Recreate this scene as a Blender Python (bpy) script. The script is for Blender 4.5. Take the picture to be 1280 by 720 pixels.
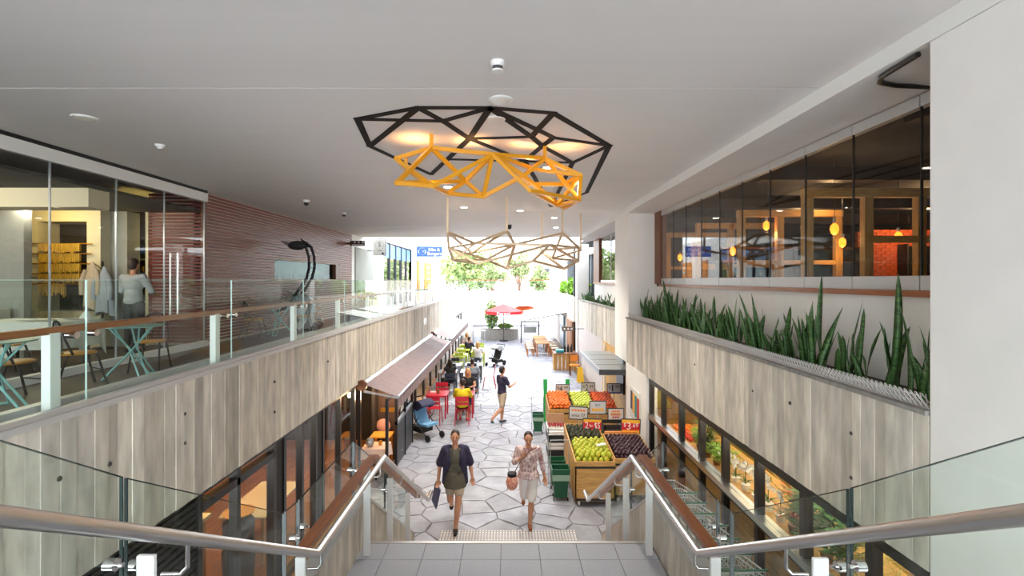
import bpy, bmesh, math, random
from mathutils import Vector, Matrix
random.seed(7)
for o in list(bpy.data.objects):
    bpy.data.objects.remove(o, do_unlink=True)
SC = bpy.context.scene
COL = SC.collection
PI = math.pi
F, CZ = 604.0, 4.3          # focal length in pixels (1280 wide), eye height over the lower floor
ZU, ZL, ZC = 2.9, 1.7, 6.2  # upper floor, stair landing, ceiling
XP = 3.1                    # parapet planes

# ---------------------------------------------------------------- camera, sky, sun, exposure
cam = bpy.data.cameras.new('camera')
camo = bpy.data.objects.new('camera', cam); COL.objects.link(camo)
cam.sensor_width = 36.0; cam.lens = F / 1280 * 36
cam.shift_x = 5 / 1280; cam.shift_y = -10 / 1280
cam.clip_start = 0.05; cam.clip_end = 400
camo.location = (0, 0, CZ); camo.rotation_euler = (PI / 2, 0, 0)
SC.camera = camo

W = bpy.data.worlds.new('sky'); SC.world = W; W.use_nodes = True
bg = W.node_tree.nodes['Background']
bg.inputs[0].default_value = (0.88, 0.94, 1.0, 1); bg.inputs[1].default_value = 1.6
sun = bpy.data.lights.new('sun', 'SUN'); sun.energy = 0.8; sun.angle = 0.02; sun.color = (1, 0.95, 0.86)
suno = bpy.data.objects.new('sun', sun); COL.objects.link(suno)
suno.rotation_euler = (math.radians(-38), math.radians(10), 0); suno.location = (0, 40, 30)

SC.view_settings.view_transform = 'Standard'; SC.view_settings.look = 'None'
SC.view_settings.gamma = 1.0; SC.view_settings.use_curve_mapping = False
SC.view_settings.exposure = 2.25

# ---------------------------------------------------------------- helpers
def lin(c):
    return tuple(((v / 255) / 12.92 if v / 255 <= 0.04045 else ((v / 255 + 0.055) / 1.055) ** 2.4) for v in c)

MATS = {}
def mat(name, rgb, rough=0.6, metal=0.0, noise=0.0, scale=8.0, stretch=(1, 1, 1), bump=0.0, spec=0.5, emit=None, estr=0.0,
        trans=0.0, coat=0.0, rgb2=None, alpha=1.0, attr=False):
    """principled material; noise mixes a darker tone (or rgb2) through a stretched noise texture"""
    if name in MATS: return MATS[name]
    m = bpy.data.materials.new(name); m.use_nodes = True
    nt = m.node_tree; b = nt.nodes['Principled BSDF']
    c = lin(rgb) + (1,)
    b.inputs['Base Color'].default_value = c
    b.inputs['Roughness'].default_value = rough; b.inputs['Metallic'].default_value = metal
    b.inputs['Specular IOR Level'].default_value = spec
    b.inputs['Coat Weight'].default_value = coat
    if trans: b.inputs['Transmission Weight'].default_value = trans
    if alpha < 1: b.inputs['Alpha'].default_value = alpha
    if emit:
        b.inputs['Emission Color'].default_value = lin(emit) + (1,); b.inputs['Emission Strength'].default_value = estr
    if noise or bump or attr:
        tc = nt.nodes.new('ShaderNodeTexCoord'); mp = nt.nodes.new('ShaderNodeMapping')
        mp.inputs['Scale'].default_value = stretch
        nt.links.new(tc.outputs['Object'], mp.inputs['Vector'])
        n = nt.nodes.new('ShaderNodeTexNoise'); n.inputs['Scale'].default_value = scale; n.inputs['Detail'].default_value = 6
        nt.links.new(mp.outputs[0], n.inputs['Vector'])
        mx = nt.nodes.new('ShaderNodeMix'); mx.data_type = 'RGBA'
        mx.inputs['A'].default_value = c
        c2 = (lin(rgb2) + (1,)) if rgb2 else tuple(v * (1 - noise) for v in c[:3]) + (1,)
        mx.inputs['B'].default_value = c2
        rp = nt.nodes.new('ShaderNodeMapRange'); rp.inputs[1].default_value = 0.35; rp.inputs[2].default_value = 0.68
        nt.links.new(n.outputs['Fac'], rp.inputs[0]); nt.links.new(rp.outputs[0], mx.inputs['Factor'])
        outc = mx.outputs['Result']
        if attr:
            at = nt.nodes.new('ShaderNodeAttribute'); at.attribute_name = 'tone'
            m2 = nt.nodes.new('ShaderNodeMix'); m2.data_type = 'RGBA'; m2.blend_type = 'MULTIPLY'
            m2.inputs['Factor'].default_value = 1
            nt.links.new(outc, m2.inputs['A']); nt.links.new(at.outputs['Color'], m2.inputs['B'])
            outc = m2.outputs['Result']
        nt.links.new(outc, b.inputs['Base Color'])
        if bump:
            bp = nt.nodes.new('ShaderNodeBump'); bp.inputs['Strength'].default_value = bump; bp.inputs['Distance'].default_value = 0.01
            nt.links.new(n.outputs['Fac'], bp.inputs['Height']); nt.links.new(bp.outputs[0], b.inputs['Normal'])
    MATS[name] = m
    return m

def glassmat(name, tint, refl=1.0, ior=1.5):
    """thin architectural glass: fresnel mix of clear tinted transmission and a mirror reflection"""
    m = bpy.data.materials.new(name); m.use_nodes = True
    nt = m.node_tree; nt.nodes.clear()
    o = nt.nodes.new('ShaderNodeOutputMaterial'); mix = nt.nodes.new('ShaderNodeMixShader')
    t = nt.nodes.new('ShaderNodeBsdfTransparent'); t.inputs[0].default_value = tint + (1,)
    g = nt.nodes.new('ShaderNodeBsdfGlossy'); g.inputs['Roughness'].default_value = 0.01
    f = nt.nodes.new('ShaderNodeLayerWeight'); f.inputs[0].default_value = 0.5
    pw = nt.nodes.new('ShaderNodeMath'); pw.operation = 'POWER'; pw.inputs[1].default_value = 4.5
    mm = nt.nodes.new('ShaderNodeMath'); mm.operation = 'MULTIPLY_ADD'; mm.inputs[1].default_value = 0.8 * refl; mm.inputs[2].default_value = 0.03 * refl
    nt.links.new(f.outputs['Facing'], pw.inputs[0]); nt.links.new(pw.outputs[0], mm.inputs[0]); nt.links.new(mm.outputs[0], mix.inputs[0])
    nt.links.new(t.outputs[0], mix.inputs[1]); nt.links.new(g.outputs[0], mix.inputs[2]); nt.links.new(mix.outputs[0], o.inputs[0])
    MATS[name] = m
    return m

class MB:
    def __init__(s): s.v = []; s.f = []; s.t = []
    def add(s, vs, fs, tone=1.0):
        n = len(s.v); s.v += [tuple(p) for p in vs]
        for q in fs: s.f.append([i + n for i in q]); s.t.append(tone)
        return s
    def box(s, x0, x1, y0, y1, z0, z1, tone=1.0):
        return s.add([(x0,y0,z0),(x1,y0,z0),(x1,y1,z0),(x0,y1,z0),(x0,y0,z1),(x1,y0,z1),(x1,y1,z1),(x0,y1,z1)],
                     [(3,2,1,0),(4,5,6,7),(0,1,5,4),(1,2,6,5),(2,3,7,6),(3,0,4,7)], tone)
    def bar(s, a, b, w, h=None, up=(0, 0, 1)):
        """rectangular bar from a to b; w across, h along up"""
        a = Vector(a); b = Vector(b); h = h or w
        d = (b - a).normalized(); u = Vector(up)
        if abs(d.dot(u)) > 0.98: u = Vector((0, 1, 0))
        r = d.cross(u).normalized(); u = r.cross(d).normalized()
        r *= w / 2; u *= h / 2
        return s.add([a-r-u, a+r-u, a+r+u, a-r+u, b-r-u, b+r-u, b+r+u, b-r+u],
                     [(0,1,2,3),(7,6,5,4),(1,0,4,5),(2,1,5,6),(3,2,6,7),(0,3,7,4)])
    def tube(s, pts, r, n=8, caps=True):
        """tube along a polyline; r one radius or a list"""
        pts = [Vector(p) for p in pts]; k = len(pts)
        rs = r if isinstance(r, (list, tuple)) else [r] * k
        base = len(s.v); prev = None
        for i, p in enumerate(pts):
            if i == 0: d = pts[1] - p
            elif i == k - 1: d = p - pts[i-1]
            else: d = (pts[i+1] - p).normalized() + (p - pts[i-1]).normalized()
            d = d.normalized() if d.length > 1e-9 else Vector((0, 0, 1))
            if prev is None:
                u = Vector((0, 0, 1)) if abs(d.z) < 0.9 else Vector((0, 1, 0))
            else: u = prev
            r_ = d.cross(u)
            if r_.length < 1e-6: r_ = d.cross(Vector((1, 0, 0)))
            r_.normalize(); u = r_.cross(d).normalized(); prev = u
            sc = 1.0
            if 0 < i < k - 1:
                c = (pts[i+1] - p).normalized().dot((p - pts[i-1]).normalized()); sc = 1 / max(0.5, math.sqrt((1 + c) / 2))
            for j in range(n):
                a = 2 * PI * j / n
                s.v.append(tuple(p + (r_ * math.cos(a) + u * math.sin(a)) * rs[i] * (sc if 0 < i < k-1 else 1)))
        for i in range(k - 1):
            for j in range(n):
                s.f.append([base+i*n+j, base+i*n+(j+1)%n, base+(i+1)*n+(j+1)%n, base+(i+1)*n+j]); s.t.append(1.0)
        if caps:
            s.f.append([base + j for j in range(n)][::-1]); s.t.append(1.0)
            s.f.append([base + (k-1)*n + j for j in range(n)]); s.t.append(1.0)
        return s
    def ell(s, c, r, nu=10, nv=7, rot=None):
        """ellipsoid"""
        base = len(s.v); c = Vector(c)
        if not isinstance(r, (tuple, list)): r = (r, r, r)
        vs = [Vector((0, 0, -r[2]))]
        for i in range(1, nv):
            p = -PI/2 + PI*i/nv
            for j in range(nu):
                t = 2*PI*j/nu
                vs.append(Vector((r[0]*math.cos(p)*math.cos(t), r[1]*math.cos(p)*math.sin(t), r[2]*math.sin(p))))
        vs.append(Vector((0, 0, r[2])))
        if rot is not None: vs = [rot @ v for v in vs]
        s.v += [tuple(v + c) for v in vs]
        top = base + len(vs) - 1
        for j in range(nu):
            s.f.append([base, base+1+(j+1)%nu, base+1+j]); s.t.append(1.0)
            s.f.append([top, top-nu+j, top-nu+(j+1)%nu]); s.t.append(1.0)
        for i in range(nv-2):
            for j in range(nu):
                a = base+1+i*nu
                s.f.append([a+j, a+(j+1)%nu, a+nu+(j+1)%nu, a+nu+j]); s.t.append(1.0)
        return s
    def cap(s, a, b, r0, r1, n=10):
        """tapered capsule"""
        s.tube([a, b], [r0, r1], n); s.ell(a, r0*1.0, n, 6); s.ell(b, r1*1.0, n, 6)
        return s
    def lathe(s, prof, c=(0, 0, 0), n=16):
        base = len(s.v); k = len(prof)
        for (r, z) in prof:
            for j in range(n):
                a = 2*PI*j/n
                s.v.append((c[0]+r*math.cos(a), c[1]+r*math.sin(a), c[2]+z))
        for i in range(k-1):
            for j in range(n):
                s.f.append([base+i*n+j, base+i*n+(j+1)%n, base+(i+1)*n+(j+1)%n, base+(i+1)*n+j]); s.t.append(1.0)
        s.f.append([base+j for j in range(n)][::-1]); s.t.append(1.0)
        s.f.append([base+(k-1)*n+j for j in range(n)]); s.t.append(1.0)
        return s
    def prism(s, poly, axis, a, b, tone=1.0):
        """polygon (u,v) extruded along axis from a to b.  x: u=y v=z, y: u=x v=z, z: u=x v=y"""
        n = len(poly)
        def mk(t): return [{'x': (t, u, v), 'y': (u, t, v), 'z': (u, v, t)}[axis] for u, v in poly]
        return s.add(mk(a) + mk(b), [list(range(n))[::-1], list(range(n, 2*n))] + [(i, (i+1) % n, n+(i+1) % n, n+i) for i in range(n)], tone)
    def mesh(s, name, tone=False):
        me = bpy.data.meshes.new(name); me.from_pydata(s.v, [], s.f)
        if tone:
            a = me.attributes.new('tone', 'FLOAT_COLOR', 'FACE')
            for i, t in enumerate(s.t):
                a.data[i].color = (t, t, t, 1) if not isinstance(t, tuple) else t + (1,)
        bm = bmesh.new(); bm.from_mesh(me); bmesh.ops.recalc_face_normals(bm, faces=bm.faces); bm.to_mesh(me); bm.free()
        return me
    def build(s, name, m, parent=None, smooth=False, bevel=0.0, tone=False, kind=None, label=None, cat=None, group=None, seg=2):
        me = s.mesh(name, tone); me.materials.append(m)
        if smooth:
            for p in me.polygons: p.use_smooth = True
            try: me.set_sharp_from_angle(angle=math.radians(50))
            except Exception: pass
        o = bpy.data.objects.new(name, me); COL.objects.link(o)
        if parent: o.parent = parent
        if bevel:
            md = o.modifiers.new('bevel', 'BEVEL'); md.width = bevel; md.segments = seg; md.limit_method = 'ANGLE'
        tag(o, label, cat, group, kind)
        return o

def tag(o, label=None, cat=None, group=None, kind=None):
    if label: o['label'] = label
    if cat: o['category'] = cat
    if group: o['group'] = group
    if kind: o['kind'] = kind
    return o

def thing(name, label, cat, loc=(0, 0, 0), rz=0.0, group=None):
    o = bpy.data.objects.new(name, None); COL.objects.link(o); o.empty_display_size = 0.1
    o.location = loc; o.rotation_euler = (0, 0, rz)
    return tag(o, label, cat, group)

KIDS = {}
def copy_tree(o, loc=None, rz=None, label=None, parent=None, group=None, scale=None):
    c = o.copy(); COL.objects.link(c)
    if parent: c.parent = parent
    if loc is not None: c.location = loc
    if rz is not None: c.rotation_euler = (0, 0, rz)
    if label: c['label'] = label
    if group: c['group'] = group
    if scale: c.scale = scale
    if o not in KIDS: KIDS[o] = list(o.children)
    for ch in KIDS[o]: copy_tree(ch, parent=c)
    return c

def inst(me, name, parent=None, loc=(0, 0, 0), rot=(0, 0, 0), scale=(1, 1, 1), label=None, cat=None, group=None):
    o = bpy.data.objects.new(name, me); COL.objects.link(o)
    o.location = loc; o.rotation_euler = rot; o.scale = scale
    if parent: o.parent = parent
    return tag(o, label, cat, group)

def struct(name, mb, m, bevel=0.0, parent=None, tone=False, smooth=False, label=None):
    o = mb.build(name, m, parent, smooth=smooth, bevel=bevel, tone=tone)
    if not parent: o['kind'] = 'structure'
    if label: o['label'] = label
    return o

def text(body, size, m, parent, loc, rot=(PI/2, 0, 0), ext=0.002, name='lettering', width=None, align='CENTER'):
    cu = bpy.data.curves.new('txt', 'FONT'); cu.body = body; cu.size = size; cu.extrude = ext
    cu.align_x = align; cu.align_y = 'CENTER'; cu.resolution_u = 2
    t = bpy.data.objects.new('txt', cu); COL.objects.link(t)
    dg = bpy.context.evaluated_depsgraph_get()
    me = bpy.data.meshes.new_from_object(t.evaluated_get(dg))
    bpy.data.objects.remove(t, do_unlink=True)
    if width:
        xs = [v.co.x for v in me.vertices]
        k = width / (max(xs) - min(xs))
        for v in me.vertices: v.co.x *= k
    me.materials.clear(); me.materials.append(m)
    o = bpy.data.objects.new(name, me); COL.objects.link(o)
    o.location = loc; o.rotation_euler = rot
    if parent: o.parent = parent
    return o

def px(x, y, D):
    """a point of the place at depth D from a measured photo position"""
    return Vector(((x - 635) * D / F, D, CZ - (y - 350) * D / F))

# ---------------------------------------------------------------- materials
M_white = mat('white_plaster', (236, 233, 228), 0.85, noise=0.04, scale=3, bump=0.08)
M_ceil = mat('ceiling_paint', (232, 228, 225), 0.8, noise=0.03, scale=1.2, stretch=(0.2, 3, 1))
M_trimw = mat('white_powder_coat', (232, 231, 227), 0.35)
M_concrete = mat('board_formed_concrete', (224, 215, 202), 0.85, noise=0.32, scale=4, stretch=(2.6, 2.6, 0.6), bump=0.3, attr=True)
M_conc_cap = mat('concrete_top', (150, 146, 140), 0.9, noise=0.3, scale=14, bump=0.4)
M_hole = mat('tie_hole', (70, 66, 62), 0.95)
M_capmetal = mat('grey_cap_metal', (196, 194, 192), 0.4, metal=0.3)
M_steel = mat('brushed_steel', (226, 224, 223), 0.3, metal=1.0)
M_chrome = mat('polished_steel', (215, 213, 210), 0.12, metal=1.0)
M_railwood = mat('oiled_rail_timber', (164, 96, 52), 0.38, noise=0.35, scale=6, stretch=(14, 0.8, 14), coat=0.2)
M_timber = mat('honey_timber', (206, 156, 84), 0.5, noise=0.35, scale=5, stretch=(9, 9, 1.0))
M_timber_h = mat('honey_timber_boards', (216, 164, 92), 0.5, noise=0.35, scale=5, stretch=(1, 9, 12))
M_brown = mat('brown_timber', (126, 76, 44), 0.5, noise=0.35, scale=5, stretch=(12, 12, 1))
M_slat = mat('red_brown_slat', (124, 36, 26), 0.42, noise=0.35, scale=4, stretch=(0.6, 0.6, 10), spec=0.3)
M_slatback = mat('slat_backing', (212, 196, 176), 0.7)
M_black = mat('black_frame', (26, 24, 24), 0.35)
M_blackm = mat('black_matt', (34, 32, 32), 0.7)
M_dark = mat('dark_interior', (44, 38, 34), 0.8)
M_darkpanel = mat('dark_grey_panel', (62, 64, 68), 0.5)
M_tile = mat('grey_stone_tile', (186, 188, 196), 0.55, noise=0.14, scale=60, bump=0.1)
M_grout = mat('tile_grout', (120, 120, 124), 0.9)
M_terr = mat('dark_slate_floor', (80, 68, 62), 0.45, noise=0.5, scale=3, stretch=(1, 1, 1), bump=0.2)
M_stone = mat('crazy_paving_stone', (160, 162, 172), 0.6, noise=0.28, scale=3.0, bump=0.3, attr=True)
M_mortar = mat('paving_joint', (104, 102, 106), 0.9)
M_yellow = mat('golden_yellow_lacquer', (232, 160, 20), 0.35, coat=0.3)
M_tan = mat('pale_bronze_bar', (214, 190, 158), 0.35, metal=0.25)
M_flatblack = mat('black_bronze_flat_bar', (26, 20, 19), 0.7, spec=0.2)
M_leaf = mat('snake_plant_leaf', (84, 128, 62), 0.4, noise=0.55, scale=9, stretch=(1, 1, 4), rgb2=(34, 66, 36))
M_leaf2 = mat('bright_leaf', (132, 178, 56), 0.5, noise=0.4, scale=2)
M_leafd = mat('deep_green_leaf', (56, 104, 48), 0.5, noise=0.5, scale=3)
M_soil = mat('planter_gravel', (104, 92, 86), 0.95, noise=0.6, scale=40, bump=0.8)
M_wire = mat('galvanised_wire', (206, 200, 196), 0.4, metal=0.3)
M_teal = mat('teal_powder_coat', (140, 196, 192), 0.35)
M_tealtop = mat('teal_table_top', (112, 160, 152), 0.3, noise=0.3, scale=8)
M_seat = mat('yellow_timber_seat', (204, 146, 52), 0.4, noise=0.2, scale=6, stretch=(8, 1, 8))
M_cloth = mat('white_tablecloth', (222, 228, 224), 0.8)
M_porc = mat('white_porcelain', (235, 235, 230), 0.15)
M_cream = mat('cream_paint', (214, 206, 178), 0.7)
M_greywall = mat('grey_plaster', (148, 150, 144), 0.8)
M_yellowcloth = mat('yellow_ribbon', (222, 178, 66), 0.7, noise=0.5, scale=9, stretch=(6, 6, 0.6))
M_gold = mat('brass', (206, 150, 60), 0.3, metal=0.9)
M_glass = glassmat('clear_glass', (0.96, 0.98, 0.97), 0.7)
M_glassg = glassmat('greenish_glass', (0.93, 0.98, 0.96), 0.6)
M_glassd = glassmat('window_glass', (0.93, 0.93, 0.91), 0.75)
M_glassedge = mat('glass_edge', (80, 120, 112), 0.15)
M_edge_dark = mat('glass_edge_dark', (38, 54, 52), 0.2)
M_edge_light = mat('glass_edge_light', (190, 214, 206), 0.2)
M_bulb = mat('warm_bulb', (230, 150, 60), 0.3, emit=(255, 120, 30), estr=0.9)
M_lamp = mat('downlight_lens', (255, 248, 235), 0.3, emit=(255, 240, 214), estr=12)
M_strip = mat('fluorescent_tube', (255, 240, 170), 0.3, emit=(255, 226, 130), estr=7)
M_brick = mat('orange_brick', (198, 84, 40), 0.8, noise=0.35, scale=8)
M_red = mat('red_powder_coat', (196, 30, 52), 0.35)
M_redfab = mat('red_canvas', (214, 34, 44), 0.7)
M_awning = mat('taupe_canvas', (138, 120, 122), 0.75, noise=0.15, scale=6)
M_wcanvas = mat('white_canvas', (240, 238, 232), 0.7)
M_orange = mat('orange_powder_coat', (228, 140, 40), 0.4)
M_skin = mat('skin', (204, 148, 116), 0.5, noise=0.1, scale=6)
M_hair = mat('dark_hair', (44, 30, 26), 0.5)
M_hairb = mat('blonde_hair', (206, 160, 100), 0.5)
M_eye = mat('eye', (30, 22, 20), 0.3)
M_lip = mat('lip', (160, 84, 74), 0.5)
M_navy = mat('navy_cotton', (52, 46, 74), 0.8, noise=0.2, scale=10)
M_olive = mat('olive_cotton', (98, 94, 80), 0.8, noise=0.25, scale=12)
M_beige = mat('beige_cotton', (186, 168, 146), 0.8)
M_whitec = mat('white_cotton', (232, 228, 226), 0.8)
M_print = mat('pink_white_print', (232, 218, 214), 0.8, noise=0.4, scale=26, stretch=(1, 1, 0.6), rgb2=(150, 96, 104))
M_bag = mat('pink_print_bag', (206, 104, 92), 0.7, noise=0.3, scale=30, rgb2=(232, 190, 160))
M_mustard = mat('mustard_cotton', (212, 182, 12), 0.8)
M_blackc = mat('black_cotton', (34, 32, 36), 0.85)
M_greyc = mat('grey_blue_cotton', (150, 158, 170), 0.8)
M_denim = mat('denim', (60, 72, 100), 0.8)
M_shoe = mat('grey_shoe', (70, 90, 96), 0.6)
M_shoeb = mat('brown_sandal', (150, 90, 56), 0.6)
M_bluef = mat('blue_folder', (60, 70, 110), 0.5)
M_green = mat('green_plastic', (22, 88, 56), 0.4)
M_greenb = mat('bright_green_plastic', (40, 180, 90), 0.5)
M_signgrey = mat('grey_price_card', (204, 204, 206), 0.5)
M_signred = mat('red_price_card', (206, 32, 44), 0.5)
M_signyel = mat('yellow_price_card', (244, 178, 50), 0.5)
M_ink = mat('black_ink', (28, 26, 30), 0.6)
M_inkw = mat('white_ink', (245, 242, 240), 0.6)
M_inko = mat('orange_ink', (226, 132, 60), 0.6)
M_inkb = mat('blue_ink', (40, 70, 150), 0.6)
M_blue = mat('blue_sign', (34, 78, 168), 0.5)
M_card = mat('cardboard', (190, 146, 112), 0.8)
M_rubber = mat('black_rubber', (30, 30, 30), 0.8)
M_zinc = mat('matt_zinc', (176, 180, 186), 0.35, metal=0.7)
SC.cycles.use_denoising = True
SC.cycles.transparent_max_bounces = 24
SC.cycles.max_bounces = 8; SC.cycles.diffuse_bounces = 5
SC.cycles.sample_clamp_indirect = 8.0

# ================================================================ STRUCTURE
# ---- crazy paving of the lower floor: irregular stones, each its own piece
fl = MB().box(-3.6, 3.6, 7.2, 60, -0.25, -0.012)
floor = struct('floor', fl, M_mortar, label='lower court floor of irregular pale grey paving stones')
rnd = random.Random(3)
pts = []
for k in range(60000):
    p = (rnd.uniform(-3.6, 3.6), rnd.uniform(6.6, 44.4)); rad = 0.30 + 0.42 * rnd.random()**2
    if all(math.hypot((p[0]-q[0])*0.72, p[1]-q[1]) > max(0.30, min(rad, q[2])) for q in pts[-0:]) if len(pts) < 60 else all(math.hypot((p[0]-q[0])*0.72, p[1]-q[1]) > max(0.30, min(rad, q[2])) for q in pts if abs(q[1]-p[1]) < 1):
        pts.append((p[0], p[1], rad))
    if len(pts) > 900: break
pts = [(a, b) for a, b, c in pts]
def clip(poly, nx, ny, d):
    out = []
    for i in range(len(poly)):
        a, b = poly[i], poly[(i+1) % len(poly)]
        da, db = a[0]*nx + a[1]*ny - d, b[0]*nx + b[1]*ny - d
        if da <= 0: out.append(a)
        if (da < 0 < db) or (db < 0 < da):
            t = da / (da - db); out.append((a[0]+(b[0]-a[0])*t, a[1]+(b[1]-a[1])*t))
    return out
stones = []
for k, (x, y) in enumerate(pts):
    poly = [(x-2, y-2), (x+2, y-2), (x+2, y+2), (x-2, y+2)]
    for q, (u, v) in enumerate(pts):
        if q == k or abs(u-x) > 2 or abs(v-y) > 2: continue
        dx, dy = u-x, v-y; L = math.hypot(dx, dy); dx /= L; dy /= L
        poly = clip(poly, dx, dy, ((x+u)/2)*dx + ((y+v)/2)*dy - 0.0065)
        if len(poly) < 3: break
    for n in ((1, 0, 3.1), (-1, 0, 3.1), (0, -1, -7.3), (0, 1, 44)):
        if len(poly) >= 3: poly = clip(poly, *n)
    if len(poly) < 3: continue
    ar = abs(sum(poly[i][0]*poly[(i+1) % len(poly)][1]-poly[(i+1) % len(poly)][0]*poly[i][1] for i in range(len(poly))))/2
    if ar < 0.01: continue
    cx = sum(p[0] for p in poly)/len(poly); cy = sum(p[1] for p in poly)/len(poly)
    if len(poly) > 3:
        q2 = []
        for i in range(len(poly)):
            a, b = poly[i], poly[(i+1) % len(poly)]; q2.append(a)
            if math.hypot(a[0]-b[0], a[1]-b[1]) > 0.22:
                m = ((a[0]+b[0])/2, (a[1]+b[1])/2); dx, dy = cx-m[0], cy-m[1]; L = math.hypot(dx, dy); k = rnd.uniform(0.0, 0.022)
                q2.append((m[0]+dx/L*k, m[1]+dy/L*k))
        poly = q2
    stones.append((cy, cx, poly))
stones.sort()
far = MB()
for i, (cy, cx, poly) in enumerate(stones):
    t = rnd.uniform(0.84, 1.02); tc = (t * rnd.uniform(0.98, 1.02), t, t * rnd.uniform(0.99, 1.05))
    zt = rnd.uniform(-0.004, 0.0)
    if i < 300:
        mb = MB(); n = len(poly)
        ins = [(cx + (p[0]-cx)*0.985, cy + (p[1]-cy)*0.985) for p in poly]
        vs = [(p[0], p[1], -0.05) for p in poly] + [(p[0], p[1], zt-0.007) for p in poly] + [(p[0], p[1], zt) for p in ins]
        fs = [(j, (j+1) % n, n+(j+1) % n, n+j) for j in range(n)] + [(n+j, n+(j+1) % n, 2*n+(j+1) % n, 2*n+j) for j in range(n)] + [list(range(2*n, 3*n))]
        mb.add(vs, fs, tc).build('paving_stone', M_stone, floor, tone=True)
    else:
        far.prism(poly, 'z', -0.05, zt, tc)
fo = far.build('far_paving_stones', M_stone, floor, tone=True); fo['kind'] = 'stuff'

# shop floors either side, terrace and upper floors, ground beyond
struct('floor_shop_left', MB().box(-9, -3.1, 1, 34, -0.2, 0.0), mat('warm_timber_floor', (176, 122, 68), 0.35, noise=0.4, scale=3, stretch=(6, 0.7, 1)))
struct('floor_shop_right', MB().box(3.1, 9, 1, 34, -0.2, 0.0), mat('brown_tile_floor', (120, 100, 84), 0.5, noise=0.3, scale=4))
struct('floor_stair_side', MB().box(-3.1, 3.1, 0.5, 7.2, -0.2, -0.002), mat('brown_slate', (88, 72, 58), 0.5, noise=0.4, scale=3))
struct('floor_terrace_left', MB().box(-13, -3.22, -6, 46, 2.45, ZU), M_terr)
struct('floor_upper_right', MB().box(3.95, 13, -6, 30, 2.45, ZU), M_dark)
struct('floor_upper_entry', MB().box(-3.22, 3.95, -6, 1.05, 2.45, ZU), M_tile)
struct('floor_ground_beyond', MB().box(-60, 60, 44, 160, -0.4, -0.02), mat('pale_ground', (196, 190, 180), 0.9))

# ceiling of wide panels with open joints
cl = struct('ceiling', MB().box(-13, 9, -6, 21.6, ZC+0.02, ZC+0.5), M_blackm, label='pale grey suspended ceiling of wide panels')
js = [-6, -3.6, 0.55, 4.78, 9.1, 13.3, 17.3, 21.6]
for a, b in zip(js, js[1:]):
    for (x0, x1) in ((-13, -6.42), (-6.42, XP)):
        MB().box(x0+0.003, x1-0.003, a+0.011, b-0.011, ZC, ZC+0.019).build('ceiling_panel', M_ceil, cl)
# dropped soffit over the right planter
struct('ceiling_soffit_right', MB().box(XP, 4.25, -6, 21.6, 6.05, 6.219), M_ceil, label='dropped white soffit above the planter')
MB().box(XP-0.012, XP, -6, 21.6, 6.05, 6.199).build('trim_fascia', M_trimw)['kind'] = 'structure'

# ---- board-formed concrete parapets
def boards(x, side, y0, y1, z0, z1, seed, thick=0.22):
    """vertical board marks along y on the plane x; side = +1 when the face looks towards +x"""
    r = random.Random(seed); mb = MB(); y = y0
    while y < y1 - 1e-4:
        w = r.choice((0.10, 0.12, 0.14, 0.14, 0.16)); y2 = min(y1, y + w)
        if y1 - y2 < 0.05: y2 = y1
        d = r.uniform(0, 0.012); t = r.uniform(0.70, 1.06)
        tc = (t*r.uniform(0.985, 1.02), t, t*r.uniform(0.96, 1.02))
        xf = x + side*d; xb = x - side*thick
        mb.box(min(xf, xb), max(xf, xb), y, y2, z0, z1, tc)
        y = y2
    return mb
def holes(parent, x, side, spots):
    for y, z in spots:
        m = MB().tube([(x + side*0.004, y, z), (x + side*0.016, y, z)], [0.022, 0.016], 10)
        m.build('tie_hole', M_hole, parent, smooth=True)
ZB = 2.15
wl = struct('wall_left', boards(-XP, 1, 0.6, 36, ZB, 3.33, 11), M_concrete, tone=True, label='board-marked grey concrete parapet under the cafe terrace')
holes(wl, -XP, 1, [(3.33, 2.93), (3.33, 2.62), (3.75, 2.87), (4.62, 3.02), (4.62, 2.74), (6.4, 2.95), (6.4, 2.55), (8.3, 2.9)])
MB().box(-XP-0.2, -XP+0.03, 0.6, 36, 3.33, 3.375).box(-XP-0.24, -XP-0.16, 0.6, 36, 3.375, 3.43).box(-XP-0.06, -XP+0.0, 0.6, 36, 3.375, 3.41).build('trim_1', M_capmetal, kind='structure')
wr = struct('wall_right', boards(XP, -1, 3.56, 12.65, ZB, 3.30, 12), M_concrete, tone=True, label='long board-marked concrete planter front beside the pier')
holes(wr, XP, -1, [(4.35, 2.92), (4.35, 2.52), (5.3, 2.95), (6.1, 2.9), (8.0, 2.9)])
MB().box(XP-0.03, XP+0.24, 3.56, 12.65, 3.30, 3.335).build('planter_rim', M_conc_cap, wr)
wr2 = struct('wall_right_middle', boards(3.45, -1, 14.3, 23.6, 2.12, 3.33, 13), M_concrete, tone=True, label='board-marked concrete planter front above the steel canopy')
MB().box(3.42, 3.66, 14.3, 23.6, 3.33, 3.36).build('planter_rim', M_conc_cap, wr2)
wr3 = struct('wall_right_far', boards(3.3, -1, 24.2, 36, 2.2, 3.45, 14), M_concrete, tone=True, label='sunlit pale concrete planter front at the far end')
# planter floors and soil
for (a, b, xa) in ((3.56, 12.65, XP+0.22), (14.3, 23.6, 3.67)):
    struct('floor_planter', MB().box(xa, 3.95, a, b, 2.7, 3.27), M_soil, label='gravel bed of the planter')
# white pier beside the stairs, right; it runs from the lower floor to the soffit
struct('wall_right_pier', MB().box(XP-0.004, 4.6, -2.0, 3.55, 0, 6.05), M_white, bevel=0.01, label='big white plastered pier beside the stair')
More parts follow.
